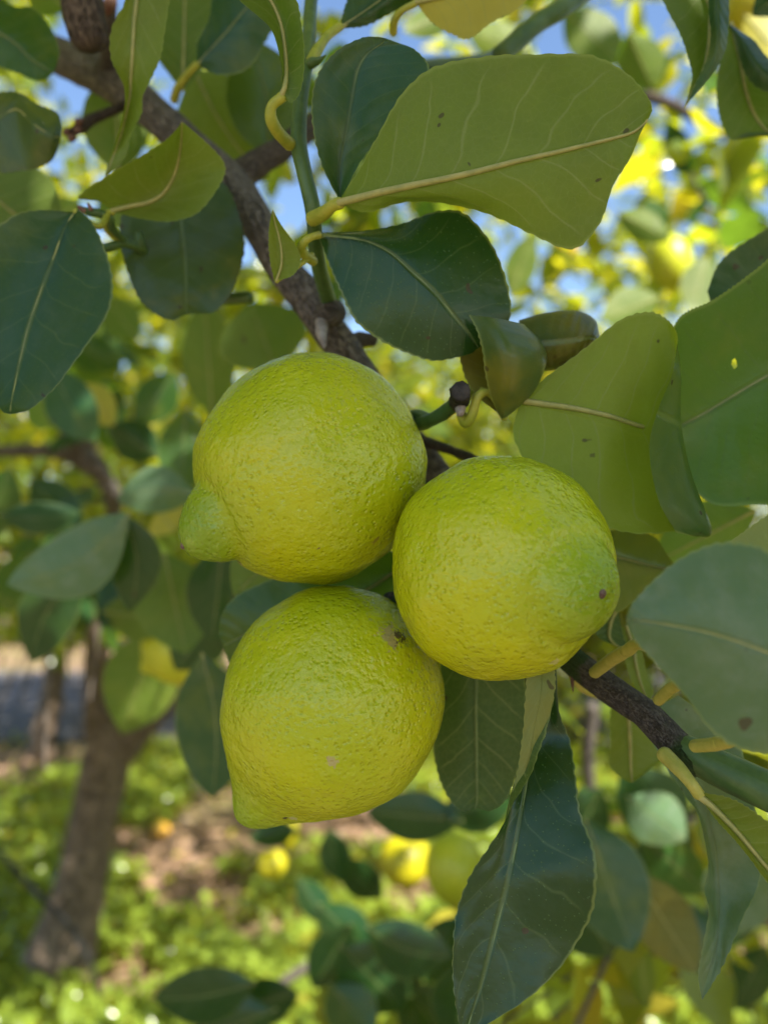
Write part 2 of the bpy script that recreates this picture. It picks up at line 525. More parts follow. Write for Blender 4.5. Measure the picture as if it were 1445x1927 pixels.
def leaf(rows, d0, d1, side, mat, parent, cup=0.0, arch=0.0, midcol=None, nu=84, nv=16, rib=0.9, ribmat='midrib',
         pet=None, petr=1.7, petmat='petiole', wave=0.35, teeth=0.22, name='leaf', hole=None, ribto=1.0):
    g = blade(rows, d0, d1, cup, arch)
    K = g.shape[1]
    midcol = (K - 1) / 2 if midcol is None else midcol
    s = catmull(g, nu)                                  # along
    s = catmull(np.swapaxes(s, 0, 1), nv + 1)           # across -> (nv+1, nu, 3)
    s = np.swapaxes(s, 0, 1)                            # (nu, nv+1, 3)
    cv = np.linspace(0, K - 1, nv + 1)
    vv = np.where(cv <= midcol, 0.5 * cv / max(midcol, 1e-6), 0.5 + 0.5 * (cv - midcol) / max(K - 1 - midcol, 1e-6))
    du = np.gradient(s, axis=0)
    dv = np.gradient(s, axis=1)
    nm = np.cross(du, dv)
    nm /= np.linalg.norm(nm, axis=2)[:, :, None] + 1e-12
    area = np.linalg.norm(np.cross(du, dv), axis=2)
    view = np.array(CAM) - s
    facing = float(np.sum(np.einsum('ijk,ijk->ij', nm, view) * area))
    flip = (facing < 0) == (side == 'top')              # face normal must point out of the upper side
    off = RNG.uniform(0, 100)
    for i in range(nu):
        u = i / (nu - 1)
        env = min(1.0, 6 * u) * min(1.0, 6 * (1 - u))
        for j in range(nv + 1):
            q = Vector(s[i, j])
            k = abs(vv[j] - 0.5) * 2
            f = noise.noise(q * 55 + Vector((off, 0, 0))) * (0.25 + k) + 0.5 * noise.noise(q * 140 + Vector((0, off, 0))) * k
            s[i, j] += nm[i, j] * (0.001 * wave * f * env * 1.6)
        t = 0.001 * teeth * env * (0.6 + 0.8 * noise.noise(Vector((off, u * 30, 0)))) * (1.0 if i % 4 in (0, 1) else -1.0)
        for j, jj in ((0, 1), (nv, nv - 1)):
            e = s[i, j] - s[i, jj]
            L = np.linalg.norm(e)
            if L > 1e-6:
                s[i, j] += e / L * t
    W = nv + 1
    faces = []
    hx = None
    if hole:
        X, Y, _ = to_px(s.reshape(-1, 3))
    for i in range(nu - 1):
        for j in range(nv):
            a = i * W + j
            f = (a, a + W, a + W + 1, a + 1)
            if hole:
                mx = sum(X[q] for q in f) / 4
                my = sum(Y[q] for q in f) / 4
                if ((mx - hole[0]) / hole[2]) ** 2 + ((my - hole[1]) / hole[3]) ** 2 < 1:
                    continue
            faces.append(f[::-1] if flip else f)
    U = [(i / (nu - 1), vv[j]) for i in range(nu) for j in range(W)]
    base = catmull(np.array([g[0]]).reshape(K, 3), 21)[int(round(20 * midcol / (K - 1)))]
    o = link_mesh(name, s.reshape(-1, 3), faces, M[mat], parent, Vector(base), U)
    sign = -1.0 if flip else 1.0
    # the midrib stands out of the underside
    if rib:
        m = catmull(np.swapaxes(catmull(g, 24), 0, 1), 41)
        mc = m[int(round(40 * midcol / (K - 1)))]
        ji = int(np.argmin(np.abs(cv - midcol)))
        idx = np.linspace(0, nu - 1, 24).astype(int)
        cutn = max(4, int(24 * ribto))
        rad = np.linspace(rib, rib * 0.22, 24) * 0.001
        pts = [s[idx[k], ji] - sign * nm[idx[k], ji] * rad[k] * (0.55 if side == 'under' else 0.93) for k in range(cutn)]
        tube('midrib', pts[::2] + [pts[-1]], list(rad[:cutn:2]) + [rad[cutn - 1]], M[ribmat], o, 8, 40)
    if pet:
        pp = [P(q[0], q[1], q[2]) for q in pet]
        pp.append(Vector(base))
        k = len(pp)
        rr = [petr * 0.00084 * (1.12 - 0.22 * i / (k - 1)) for i in range(k)]
        rr[-1] = petr * 0.001 * 0.72
    if k > 3:
        rr[-2] *= 0.86
        tube('petiole', pp, rr, M[petmat], o, 12, 26, lump=0.06)
    return o


def simple_leaf(b, t, w, d0, d1, side, mat, parent, bend=0.0, cup=3.0, skew=0.0, nu=40, rib=0.8, pet=None, fold=0.0, teeth=0.2, petmat='petiole'):
    """a leaf laid between two photograph points; w = full width in pixels (fold shifts the midrib sideways)"""
    b, t = Vector((b[0], b[1])), Vector((t[0], t[1]))
    ax = t - b
    L = ax.length
    ax.normalize()
    nx = Vector((-ax.y, ax.x))
    prof = ((0, 0.015), (0.1, 0.36), (0.25, 0.78), (0.42, 0.99), (0.6, 0.97), (0.78, 0.72), (0.92, 0.34), (1.0, 0.03))
    rows = []
    for u, q in prof:
        c = b + ax * (L * u) + nx * (bend * L * math.sin(math.pi * u))
        h = w * 0.5 * q
        m = c + nx * (fold * h)
        rows.append(((c.x - nx.x * h * (1 + skew), c.y - nx.y * h * (1 + skew)), (m.x, m.y), (c.x + nx.x * h * (1 - skew), c.y + nx.y * h * (1 - skew))))
    return leaf(rows, d0, d1, side, mat, parent, cup=cup, nu=nu, nv=10, rib=rib, pet=pet, teeth=teeth, petmat=petmat)


def resample_profile(prof, n):
    z = np.array([p[0] for p in prof], float)
    r = np.array([p[1] for p in prof], float)
    return catmull(np.stack([z, r], 1), n)


def lemon_mesh(R, prof, bend=(0, 0), bend_z=0.85, rings=150, segs=200, lump=0.0005, pebble=0.0001, elong=1.0, dent=None, seed=0.0):
    """fruit round its own axis: stem end at -z, nipple at +z"""
    pr = resample_profile(prof, rings)
    V, Fc = [], []
    so = Vector((seed, seed * 1.7, -seed))
    for i in range(rings):
        z, r = pr[i][0] * elong, max(pr[i][1], 0.0)
        k = max(0.0, pr[i][0] - bend_z)
        for s in range(segs):
            a = 2 * math.pi * s / segs
            x, y = math.cos(a) * r + bend[0] * k, math.sin(a) * r + bend[1] * k
            q = Vector((x * R, y * R, z * R))
            d = q.normalized()
            f = lump * noise.noise(q * 45 + so) + 0.6 * lump * noise.noise(q * 95 + so)
            if pebble:
                f += pebble * noise.noise(q * 330 + so) + 0.7 * pebble * noise.noise(q * 620 - so)
            if dent:
                for (dx, dy, dz, rad, dep) in dent:
                    e = (q - Vector((dx, dy, dz)) * R).length / (rad * R)
                    if e < 1.5:
                        f -= dep * R * math.exp(-e * e * 2.5)
            V.append(tuple(q + d * f))
    for i in range(rings - 1):
        for s in range(segs):
            a, b = i * segs + s, i * segs + (s + 1) % segs
            Fc.append((a, b, b + segs, a + segs))
    return V, Fc


def axis_matrix(d, roll=0.0):
    q = Vector(d).normalized().to_track_quat('Z', 'Y')
    return q.to_matrix() @ Matrix.Rotation(roll, 3, 'Z')


def view_dir(x, y, toward):
    return (RIGHT * x + UP * y - FWD * toward).normalized()


BODY = [(-0.965, 0.0), (-0.962, 0.10), (-0.93, 0.26), (-0.86, 0.46), (-0.72, 0.68), (-0.5, 0.868), (-0.25, 0.97), (0.0, 1.0),
        (0.25, 0.965), (0.45, 0.885), (0.62, 0.775), (0.75, 0.655)]
PROF_A = BODY + [(0.83, 0.55), (0.88, 0.465), (0.90, 0.395), (0.93, 0.355), (0.975, 0.335), (1.04, 0.305), (1.11, 0.25), (1.18, 0.18), (1.225, 0.115), (1.245, 0.05), (1.25, 0.0)]
PROF_B = BODY + [(0.815, 0.582), (0.866, 0.522), (0.886, 0.468), (0.922, 0.425), (0.985, 0.383), (1.055, 0.312), (1.12, 0.225), (1.165, 0.125), (1.175, 0.05), (1.165, 0.0)]
PROF_C = BODY + [(0.85, 0.54), (0.94, 0.43), (1.02, 0.34), (1.10, 0.268), (1.175, 0.20), (1.235, 0.135), (1.265, 0.075), (1.272, 0.0)]
PROF_FAR = BODY + [(0.86, 0.5), (0.95, 0.34), (1.04, 0.22), (1.13, 0.14), (1.2, 0.06), (1.21, 0.0)]


# ------------------------------------------------------------------ the setting: ground, path
def ground_mat():
    m, nt, out = new_mat('orchard_soil')
    n = N(nt)
    oc = n.obj()
    a = n.noise(oc, 1.3, 5, 0.6)
    b = n.noise(oc, 22, 6, 0.7)
    c = n.mix(n.step(b, 0.35, 0.7), (0.22, 0.135, 0.085), (0.42, 0.29, 0.20))
    c = n.mix(n.math('MULTIPLY', n.step(a, 0.45, 0.6), 0.55), c, (0.16, 0.18, 0.05))
    p = n.principled(c, 0.9, n.bump(b, 0.02), 0.2)
    nt.links.new(p.outputs[0], out.inputs[0])
    return m


def sheet(name, x0, x1, y0, y1, nx, ny, z, amp, mat):
    xs, ys = np.linspace(x0, x1, nx), np.linspace(y0, y1, ny)
    V = [(x, y, z + amp * noise.noise(Vector((x * 0.9, y * 0.9, 3.1)))) for y in ys for x in xs]
    Fc = [(j * nx + i, j * nx + i + 1, (j + 1) * nx + i + 1, (j + 1) * nx + i) for j in range(ny - 1) for i in range(nx - 1)]
    o = link_mesh(name, V, Fc, mat, None, (0, 0, 0))
    o['kind'] = 'structure'
    return o


sheet('ground', -80, 80, -30, 160, 120, 140, -0.012, 0.012, ground_mat())
sheet('path', -30, 30, 5.7, 9.2, 60, 20, 0.012, 0.004, simple_mat('path_gravel', (0.085, 0.08, 0.085), (0.15, 0.14, 0.145), 14, 0.9, 0.01, 8))


# ------------------------------------------------------------------ trees
LEAF_T = np.array([(0, 0, 0), (-0.21, 0.22, 0.05), (0, 0.25, 0.0), (0.21, 0.22, 0.05), (-0.25, 0.58, 0.03), (0, 0.6, -0.03), (0.25, 0.58, 0.03), (0, 1.0, -0.14)])
LEAF_F = np.array([(0, 2, 1), (0, 3, 2), (1, 2, 5), (1, 5, 4), (2, 3, 6), (2, 6, 5), (4, 5, 7), (5, 6, 7)])


def frames(d, up):
    d = d / (np.linalg.norm(d, axis=1)[:, None] + 1e-9)
    x = np.cross(d, up)
    x /= np.linalg.norm(x, axis=1)[:, None] + 1e-9
    z = np.cross(x, d)
    return x, d, z


def grow(shoots, dirs, nleaf, length, size, rng):
    """leaves along drooping shoots -> base points, frames (x, y, z), sizes, shoot paths"""
    n = len(shoots)
    t = np.linspace(0.12, 1.0, nleaf)[None, :, None]
    path = shoots[:, None, :] + dirs[:, None, :] * (t * length) + np.array([0, 0, -1.0]) * (t ** 2 * length * 0.35)
    side = rng.normal(size=(n, nleaf, 3))
    ld = dirs[:, None, :] * 0.5 + side * 0.75 + np.array([0, 0, -0.25])
    base = path.reshape(-1, 3)
    ld = ld.reshape(-1, 3)
    up = np.array([0, 0, 1.0]) + rng.normal(size=ld.shape) * 0.55
    x, y, z = frames(ld, up)
    sz = size * rng.uniform(0.6, 1.2, len(base))
    return base, x, y, z, sz, path


def leaf_cloud(name, base, x, y, z, sz, mat, parent, kind='stuff', paths=None, twig_r=0.003, twig_mat=None):
    nl = len(base)
    T = LEAF_T
    V = (base[:, None, :] + sz[:, None, None] * (T[None, :, 0:1] * x[:, None, :] + T[None, :, 1:2] * y[:, None, :] + T[None, :, 2:3] * z[:, None, :])).reshape(-1, 3)
    Fc = (LEAF_F[None] + (np.arange(nl) * len(T))[:, None, None]).reshape(-1, 3)
    mi = np.zeros(len(Fc), dtype=np.int32)
    if paths is not None and len(paths):
        # three-sided twigs along every shoot
        S, K, _ = paths.shape
        sel = paths[:, [0, K // 2, K - 1]]
        offs = np.array([(1, 0, 0), (-0.5, 0.87, 0), (-0.5, -0.87, 0)]) * twig_r
        ring = (sel[:, :, None, :] + offs[None, None] * np.array([1, 0.8, 0.4])[None, :, None, None]).reshape(-1, 3)
        o0 = len(V)
        V = np.concatenate([V, ring])
        tf = []
        for a in range(2):
            for b in range(3):
                c = (b + 1) % 3
                tf += [(a * 3 + b, a * 3 + c, a * 3 + 3 + c), (a * 3 + b, a * 3 + 3 + c, a * 3 + 3 + b)]
        tf = (np.array(tf)[None] + (np.arange(S) * 9)[:, None, None] + o0).reshape(-1, 3)
        Fc = np.concatenate([Fc, tf])
        mi = np.concatenate([mi, np.ones(len(tf), dtype=np.int32)])
    org = np.array(world_loc(parent)) if parent else np.zeros(3)
    me = bpy.data.meshes.new(name)
    me.vertices.add(len(V))
    me.vertices.foreach_set('co', (V - org).ravel())
    me.loops.add(len(Fc) * 3)
    me.loops.foreach_set('vertex_index', Fc.ravel().astype(np.int32))
    me.polygons.add(len(Fc))
    me.polygons.foreach_set('loop_start', np.arange(0, len(Fc) * 3, 3, dtype=np.int32))
    me.polygons.foreach_set('material_index', mi)
    me.polygons.foreach_set('use_smooth', np.ones(len(Fc), dtype=bool))
    me.materials.append(mat)
    if paths is not None:
        me.materials.append(twig_mat or M['bark'])
    me.update(calc_edges=True)
    me.validate()
    o = bpy.data.objects.new(name, me)
    COL.objects.link(o)
    o.parent = parent
    if kind:
        o['kind'] = kind
    return o


def dome_points(n, c, rx, ry, z0, z1, rng, inner=0.5):
    """points in the outer part of a dome-shaped crown"""
    out = []
    while len(out) < n:
        p = rng.uniform(-1, 1, 3)
        r = np.linalg.norm(p)
        if inner < r <= 1.0:
            zc = z0 + (z1 - z0) * (p[2] + 1) / 2
            out.append((c[0] + p[0] * rx, c[1] + p[1] * ry, zc))
    return np.array(out)


def shade_at(p, z=0.0):
    """where the sun throws the shadow of p at height z"""
    k = (p[:, 2] - z) / SUND.z
    return p[:, 0] - SUND.x * k, p[:, 1] - SUND.y * k


def keep_sunny(p, rng, prob=0.965):
    """gaps in the canopy over the sunlit grass and the foot of the trunk"""
    sx, sy = shade_at(p)
    inside = (sx > -1.2) & (sx < 1.3) & (sy > 1.7) & (sy < 5.6)
    return ~(inside & (rng.uniform(size=len(p)) < prob))


def orchard_tree(label, base, rx, z0, z1, n, leaf_size, seed, mat, group, trunk_h=0.9, trunk_r=0.075, inner=0.45, nleaf=11, length=0.35, thin=None, more=None):
    rng = np.random.default_rng(seed)
    root = tag(empty('lemon_tree', base), label, 'tree', group)
    b = Vector(base)
    top = b + Vector((rng.uniform(-.15, .15), rng.uniform(-.15, .15), trunk_h))
    tube('trunk', [b + Vector((0, 0, -0.05)), b + Vector((0.02, 0.02, 0.12)), b.lerp(top, 0.55) + Vector((0.04, 0, 0)), top],
         [trunk_r * 1.5, trunk_r * 1.1, trunk_r * 0.95, trunk_r * 0.85], M['bark_trunk'], root, 14, 24, 0.16)
    for k in range(5):
        a = 2 * math.pi * (k + rng.uniform(-.2, .2)) / 5
        e = b + Vector((math.cos(a) * rx * 0.75, math.sin(a) * rx * 0.75, z0 + (z1 - z0) * rng.uniform(0.45, 0.8)))
        md = top.lerp(e, 0.5) + Vector((0, 0, 0.22))
        tube('limb', [top - Vector((0, 0, 0.05)), md, e], [trunk_r * 0.6, trunk_r * 0.38, trunk_r * 0.12], M['bark_trunk'], root, 10, 20, 0.14)
    pts = dome_points(n, (base[0], base[1]), rx, rx, z0, z1, rng, inner)
    pts = pts[keep_sunny(pts, rng)]
    if thin is not None:
        pts = pts[thin(pts, rng)]
    if more is not None:
        pts = np.concatenate([pts, more(rng)])
    cc = np.array([base[0], base[1], (z0 * 0.6 + z1 * 0.4)])
    d = pts - cc
    d /= np.linalg.norm(d, axis=1)[:, None]
    d = d + rng.normal(size=d.shape) * 0.5
    d /= np.linalg.norm(d, axis=1)[:, None]
    bs, x, y, z, sz, path = grow(pts, d, nleaf, length, leaf_size, rng)
    if more is not None:                                # leaves only, kept off the open view to the grass
        X, Y, D = to_px(bs + y * sz[:, None] * 0.5)
        ok = ~((D > 0) & (Y > 1200) & ((X < 600) | ((X < 1000) & (Y < 1500)) | ((X < 740) & (Y < 1700)) | ((X < 960) & (Y < 1730)))) & ~((D > 0) & (D < 0.6) & (X > -100) & (X < 1550))
        bs, x, y, z, sz = bs[ok], x[ok], y[ok], z[ok], sz[ok]
        X, Y, D = to_px(path[:, -1])
        path = path[~((D > 0) & (X < 740) & (Y > 1200))]
    leaf_cloud('crown', bs, x, y, z, sz, mat, root, 'stuff', path, 0.004)
    return root


def open_path(p, rng):
    X, Y, D = to_px(p)
    return ~((X > -60) & (X < 330) & (Y > 1130) & (Y < 1420))


# trees of the next rows
GR = 'lemon trees of the next rows'
orchard_tree('lemon tree with a thin open crown behind the trunk that stands in dappled sun', (-2.3, 5.4, 0), 1.5, 1.0, 3.5, 1300, 0.095, 21, M['crown'], GR, thin=open_path)
orchard_tree('lemon tree behind the three hanging lemons, beyond the sunlit grass', (0.7, 5.9, 0), 1.6, 0.35, 2.9, 1700, 0.095, 22, M['crown'], GR)
orchard_tree('lemon tree behind the broad glowing leaf, with blue sky showing through its crown', (2.55, 5.6, 0), 1.8, 0.3, 3.1, 2200, 0.095, 23, M['crown'], GR)
far = [(-9.5, 13.5), (-6.2, 12.2), (-3.1, 13.2), (-0.2, 12.3), (3.0, 13.4), (6.2, 12.4), (9.3, 13.6)]
for k, (fx, fy) in enumerate(far):
    orchard_tree('dense lemon tree on the far side of the grey path', (fx, fy, 0), 2.0, 0.25, 4.0 + 0.5 * math.sin(k * 2.1), 800, 0.15, 40 + k, M['crown_far'], 'trees beyond the path', length=0.55, trunk_r=0.09)

# ---- the tree whose fruit is in focus: trunk at the left, one limb arching over and drooping past the camera
T0 = tag(empty('lemon_tree', G(105, 1850)), 'old lemon tree with leaning forked trunk, bearing the three big lemons on a drooping branch', 'tree')
DT = (G(105, 1850) - CAM).dot(FWD)


def TP(x, y, d=None):
    return P(x, y, d or DT)


def pxr(w, d):
    return 0.5 * w * d / F


tube('trunk', [TP(92, 1905), TP(108, 1830), TP(140, 1700), TP(165, 1600), TP(185, 1500), TP(205, 1420), TP(212, 1380)],
     [pxr(180, DT), pxr(140, DT), pxr(100, DT), pxr(90, DT), pxr(88, DT), pxr(92, DT), pxr(75, DT)], M['bark_trunk'], T0, 20, 60, 0.16)
tube('limb', [TP(195, 1430), TP(185, 1330), TP(184, 1200), TP(190, 1080), TP(170, 900), TP(60, 500, DT - .1), TP(-260, 60, DT - .5), TP(-480, -120, 1.35), TP(-330, -110, 0.86), TP(-120, -20, 0.58)],
     [pxr(70, DT), pxr(52, DT), pxr(46, DT), pxr(44, DT), .034, .028, .022, .016, .011, .009], M['bark_trunk'], T0, 12, 90, 0.14)
tube('limb', [TP(215, 1420), TP(262, 1370), TP(330, 1290), TP(430, 1180, DT + .1), TP(520, 980, DT + .3), TP(560, 700, DT + .5)],
     [pxr(75, DT), pxr(62, DT), pxr(54, DT), pxr(46, DT), .03, .015], M['bark_trunk'], T0, 12, 50, 0.14)
# crown of this tree: leaves over and around the camera
rng0 = np.random.default_rng(5)
tb = T0.location
pts = dome_points(5200, (tb.x + 0.35, tb.y - 0.35), 3.1, 2.9, 1.0, 3.6, rng0, 0.5)
keep = keep_sunny(pts, rng0, 0.975)
X, Y, D = to_px(pts)
infr = (D > 0) & (X > -260) & (X < 1700) & (Y > -260) & (Y < 2150)
near = np.linalg.norm(pts - np.array(CAM), axis=1)
keep &= ~(infr & (D < 0.75))
keep &= near > 0.55
low = infr & (Y > 1230)
keep &= ~low
rnd = rng0.uniform(size=len(pts))
keep &= ~(infr & (D < 1.3) & (rnd > 0.16))
keep &= ~(infr & (D >= 1.3) & (rnd > 0.50))
keep &= ~(infr & (X > 980) & (X < 1400) & (Y > 80) & (Y < 700) & (rnd > 0.25))
keep &= ~(infr & (X > 400) & (X < 720) & (Y < 640) & (rnd > 0.12))
# the light comes in from behind and left of the camera
keep &= ~((pts[:, 1] < 0.15) & (rnd > 0.12))
pts = pts[keep]
# unseen shoots added between the fruit and the sun to keep it shaded
k = rng0.uniform(0.75, 1.9, 230)[:, None]
extra = np.array(P(760, 1050, 0.23))[None] + np.array(SUND)[None] * k + rng0.normal(size=(230, 3)) * np.array([0.22, 0.22, 0.14])
X, Y, D = to_px(extra)
extra = extra[~((D > 0) & (X > -150) & (X < 1600) & (Y > -200) & (Y < 2000))]
# and shoots added along the sun's rays to shade the upper trunk
k = rng0.uniform(0.45, 1.7, 70)[:, None]
over = np.array(TP(195, 1400))[None] + np.array([0.05, 0, -0.2]) * rng0.uniform(-1, 1, 70)[:, None] + np.array(SUND)[None] * k + rng0.normal(size=(70, 3)) * 0.08
X, Y, D = to_px(over)
over = over[(Y < 1150) | (X > 800)]
# canopy further in, with the sky showing through its gaps
screen = []
for x0, x1, y0, y1, d0, d1, cnt in ((930, 1460, -20, 330, 1.3, 2.9, 34), (960, 1460, 330, 660, 1.5, 3.2, 38), (380, 720, -20, 600, 1.2, 2.6, 12), (-20, 400, 540, 1020, 1.1, 2.8, 30), (860, 1000, 560, 900, 1.6, 3.0, 12)):
    for _ in range(cnt):
        screen.append(tuple(P(rng0.uniform(x0, x1), rng0.uniform(y0, y1), rng0.uniform(d0, d1))))
# out-of-view shoots added behind the camera's right shoulder to darken the ground there
shade_shoots = np.stack([rng0.uniform(0.2, 1.9, 190), rng0.uniform(-2.0, -0.25, 190), rng0.uniform(1.75, 2.6, 190)], 1)
pts = np.concatenate([pts, extra, over, np.array(screen), shade_shoots])
cc = np.array([tb.x, tb.y, 1.6])
dd = pts - cc
dd /= np.linalg.norm(dd, axis=1)[:, None]
dd += rng0.normal(size=dd.shape) * 0.5
dd /= np.linalg.norm(dd, axis=1)[:, None]
bs, lx, ly, lz, lsz, path = grow(pts, dd, 11, 0.34, 0.092, rng0)
X, Y, D = to_px(bs + ly * lsz[:, None] * 0.5)
vis = (D > 0.0) & (X > -70) & (X < 1515) & (Y > -70) & (Y < 2000)
bad = (D > 0) & (X > -300) & (X < 1750) & (Y > -320) & (Y < 2200) & (D < 0.62)      # keep the space round the fruit clear
bad |= np.linalg.norm(bs - np.array(CAM), axis=1) < 0.4
bad |= (D > 0) & (D < 2.6) & (X > -40) & (X < 1000) & (Y > 1210)                       # the view down to the trunk and the grass is open
bad |= (D > 0) & (X > -60) & (X < 175) & (Y > 1215)
order = np.argsort(np.where(vis & ~bad, D, 1e9))
n_vis = int((vis & ~bad).sum())
single = order[:min(150, n_vis)]
rest = np.ones(len(bs), bool)
rest[single] = False
rest &= ~bad
leaf_cloud('crown', bs[rest], lx[rest], ly[rest], lz[rest], lsz[rest], M['crown'], T0, 'stuff', path, 0.003)


def proto_leaf(i):
    """a plain leaf of unit length: base at the origin, along +y, upper side +z"""
    r = random.Random(i)
    nu, nv = 14, 6
    w, curl, drop = r.uniform(0.23, 0.28), r.uniform(0.15, 0.4), r.uniform(-0.25, 0.15)
    V, U, Fc = [], [], []
    for a in range(nu):
        u = a / (nu - 1)
        h = w * (math.sin(math.pi * min(1, u ** 0.8)) ** 0.75) + 0.004
        for b in range(nv + 1):
            v = b / nv * 2 - 1
            V.append((v * h, u, curl * h * abs(v) ** 1.6 + drop * u * u + 0.02 * math.sin(u * 14 + v * 2 + i) * abs(v)))
            U.append((u, b / nv))
    for a in range(nu - 1):
        for b in range(nv):
            q = a * (nv + 1) + b
            Fc.append((q, q + 1, q + nv + 2, q + nv + 1))
    me = bpy.data.meshes.new('leaf')
    me.from_pydata(V, [], Fc)
    uvl = me.uv_layers.new(name='UVMap')
    for lp in me.loops:
        uvl.data[lp.index].uv = U[lp.vertex_index]
    for p in me.polygons:
        p.use_smooth = True
    me.materials.append(M[('leaf_mid', 'leaf_dark', 'leaf_pale', 'leaf_bright', 'leaf_mid')[i % 5]])
    return me


PROTO = [proto_leaf(i) for i in range(10)]
first = bpy.data.objects.new('leaf', PROTO[0])
for n_, i in enumerate(single):
    o = first if n_ == 0 else first.copy()
    o.data = PROTO[n_ % len(PROTO)]
    COL.objects.link(o)
    o.parent = T0
    mt = Matrix(((lx[i, 0], ly[i, 0], lz[i, 0]), (lx[i, 1], ly[i, 1], lz[i, 1]), (lx[i, 2], ly[i, 2], lz[i, 2])))
    o.rotation_euler = mt.to_euler()
    o.scale = (lsz[i],) * 3
    o.location = Vector(bs[i]) - T0.location

# ---- neighbour tree at the right, its low skirt of leaves reaching into the picture
T1b = (1.75, 1.35, 0)


def skirt(p, rng):
    X, Y, D = to_px(p)
    fr = (D > 0) & (X > -200) & (X < 1560) & (Y > -300) & (Y < 2200)
    ok = (D > 0.95) & (X > 930) & (Y > 850) & (Y < 1800)
    return ~fr | (ok & (rng.uniform(size=len(p)) < 0.8))


def low_shoots(rng):
    out = []
    for x0, x1, y0, y1, d0, d1, n in ((580, 860, 1640, 1960, .85, 1.3, 9), (560, 700, 1560, 1640, 1.2, 1.6, 2), (1120, 1420, 1420, 1720, .8, 1.4, 16), (700, 960, 1500, 1560, .9, 1.3, 4), (1340, 1445, 1700, 1900, .8, 1.2, 4)):
        for _ in range(n):
            out.append(tuple(P(rng.uniform(x0, x1), rng.uniform(y0, y1) - 40, rng.uniform(d0, d1))))
    return np.array(out)


T1 = orchard_tree('low bushy lemon tree whose bluish leaves hang below the drooping branch', T1b, 1.45, 0.45, 2.5, 1500, 0.092, 31, M['crown'], None, thin=skirt, more=low_shoots)


# ------------------------------------------------------------------ foreground wood
def wood(name, pts, mat, parent=T0, segs=16, n=None, lump=0.10, cap=0.6):
    """pts: (px, py, depth, width in px)"""
    return tube(name, [P(a, b, d) for a, b, d, w in pts], [pxr(w, d) for a, b, d, w in pts], M[mat], parent, segs, n or len(pts) * 10, lump, cap=cap)


wood('branch', [(-120, -20, .58, 46), (0, 50, .46, 58), (110, 105, .40, 66), (190, 140, .375, 72), (265, 192, .355, 68), (350, 268, .335, 66), (430, 340, .318, 70), (480, 412, .308, 66),
                (530, 500, .30, 64), (590, 575, .294, 70), (640, 650, .292, 66), (730, 775, .294, 60), (830, 905, .292, 56), (930, 1045, .284, 52), (1000, 1150, .266, 52), (1062, 1232, .250, 56)], 'bark', n=150)
wood('branch', [(1040, 1205, .255, 46), (1085, 1250, .246, 54), (1140, 1292, .237, 55), (1215, 1345, .227, 57), (1285, 1415, .217, 61), (1312, 1436, .214, 60)], 'bark_green', n=60)
wood('branch', [(1285, 1408, .217, 54), (1325, 1432, .213, 66), (1400, 1468, .207, 72), (1500, 1512, .20, 80), (1680, 1590, .19, 88), (1980, 1700, .20, 96)], 'stem_green', n=60, lump=0.05)
wood('branch', [(428, 345, .322, 60), (490, 305, .335, 50), (545, 270, .35, 44), (640, 200, .40, 40), (760, 120, .5, 36)], 'bark_dark')
wood('branch', [(120, -260, .30, 70), (140, -90, .300, 74), (155, 0, .302, 76), (166, 60, .305, 74), (172, 80, .306, 66)], 'bark_dark', n=60, lump=0.14, cap=0.5)
wood('twig', [(195, 150, .37, 26), (205, 80, .345, 30), (203, 40, .335, 34), (207, 14, .33, 26)], 'bark')
wood('bud', [(200, 22, .328, 18), (208, 8, .326, 26), (214, -4, .326, 14)], 'bud')
# green shoot
wood('twig', [(628, 592, .286, 30), (612, 545, .272, 29), (598, 490, .256, 29), (592, 430, .244, 29), (588, 390, .240, 30), (572, 320, .240, 29), (562, 265, .242, 31), (566, 190, .245, 27),
              (574, 125, .25, 30), (582, 60, .262, 26), (590, -40, .28, 24), (620, -200, .33, 22)], 'stem_green', n=110, lump=0.05)
wood('knot', [(612, 592, .281, 52), (632, 588, .278, 50)], 'bark', lump=0.25)
wood('thorn', [(606, 605, .279, 26), (605, 630, .272, 20), (611, 655, .268, 5)], 'grey_wood', lump=0.15)
wood('twig', [(575, 125, .25, 18), (588, 118, .247, 20), (602, 112, .246, 10), (612, 104, .245, 3)], 'stem_green')
wood('twig', [(640, 655, .29, 26), (672, 640, .30, 30), (700, 640, .306, 26)], 'bark_dark', lump=0.2)
# fruit stalks
wood('twig', [(735, 800, .286, 30), (780, 798, .262, 30), (812, 790, .250, 26), (840, 773, .246, 27), (862, 752, .240, 26)], 'stem_green', lump=0.16)
wood('stub', [(864, 758, .239, 36), (867, 742, .233, 42), (868, 736, .230, 40)], 'dead_wood', segs=9, lump=0.55, cap=0.12)
wood('bud', [(866, 768, .236, 20), (866, 778, .234, 15)], 'grey_wood')
wood('twig', [(760, 815, .29, 20), (815, 836, .288, 19), (860, 852, .285, 18), (898, 872, .278, 20), (930, 930, .262, 22)], 'bark_dark', lump=0.14)
wood('twig', [(800, 880, .292, 22), (770, 1000, .285, 22), (755, 1110, .27, 22)], 'stem_green', lump=0.1)
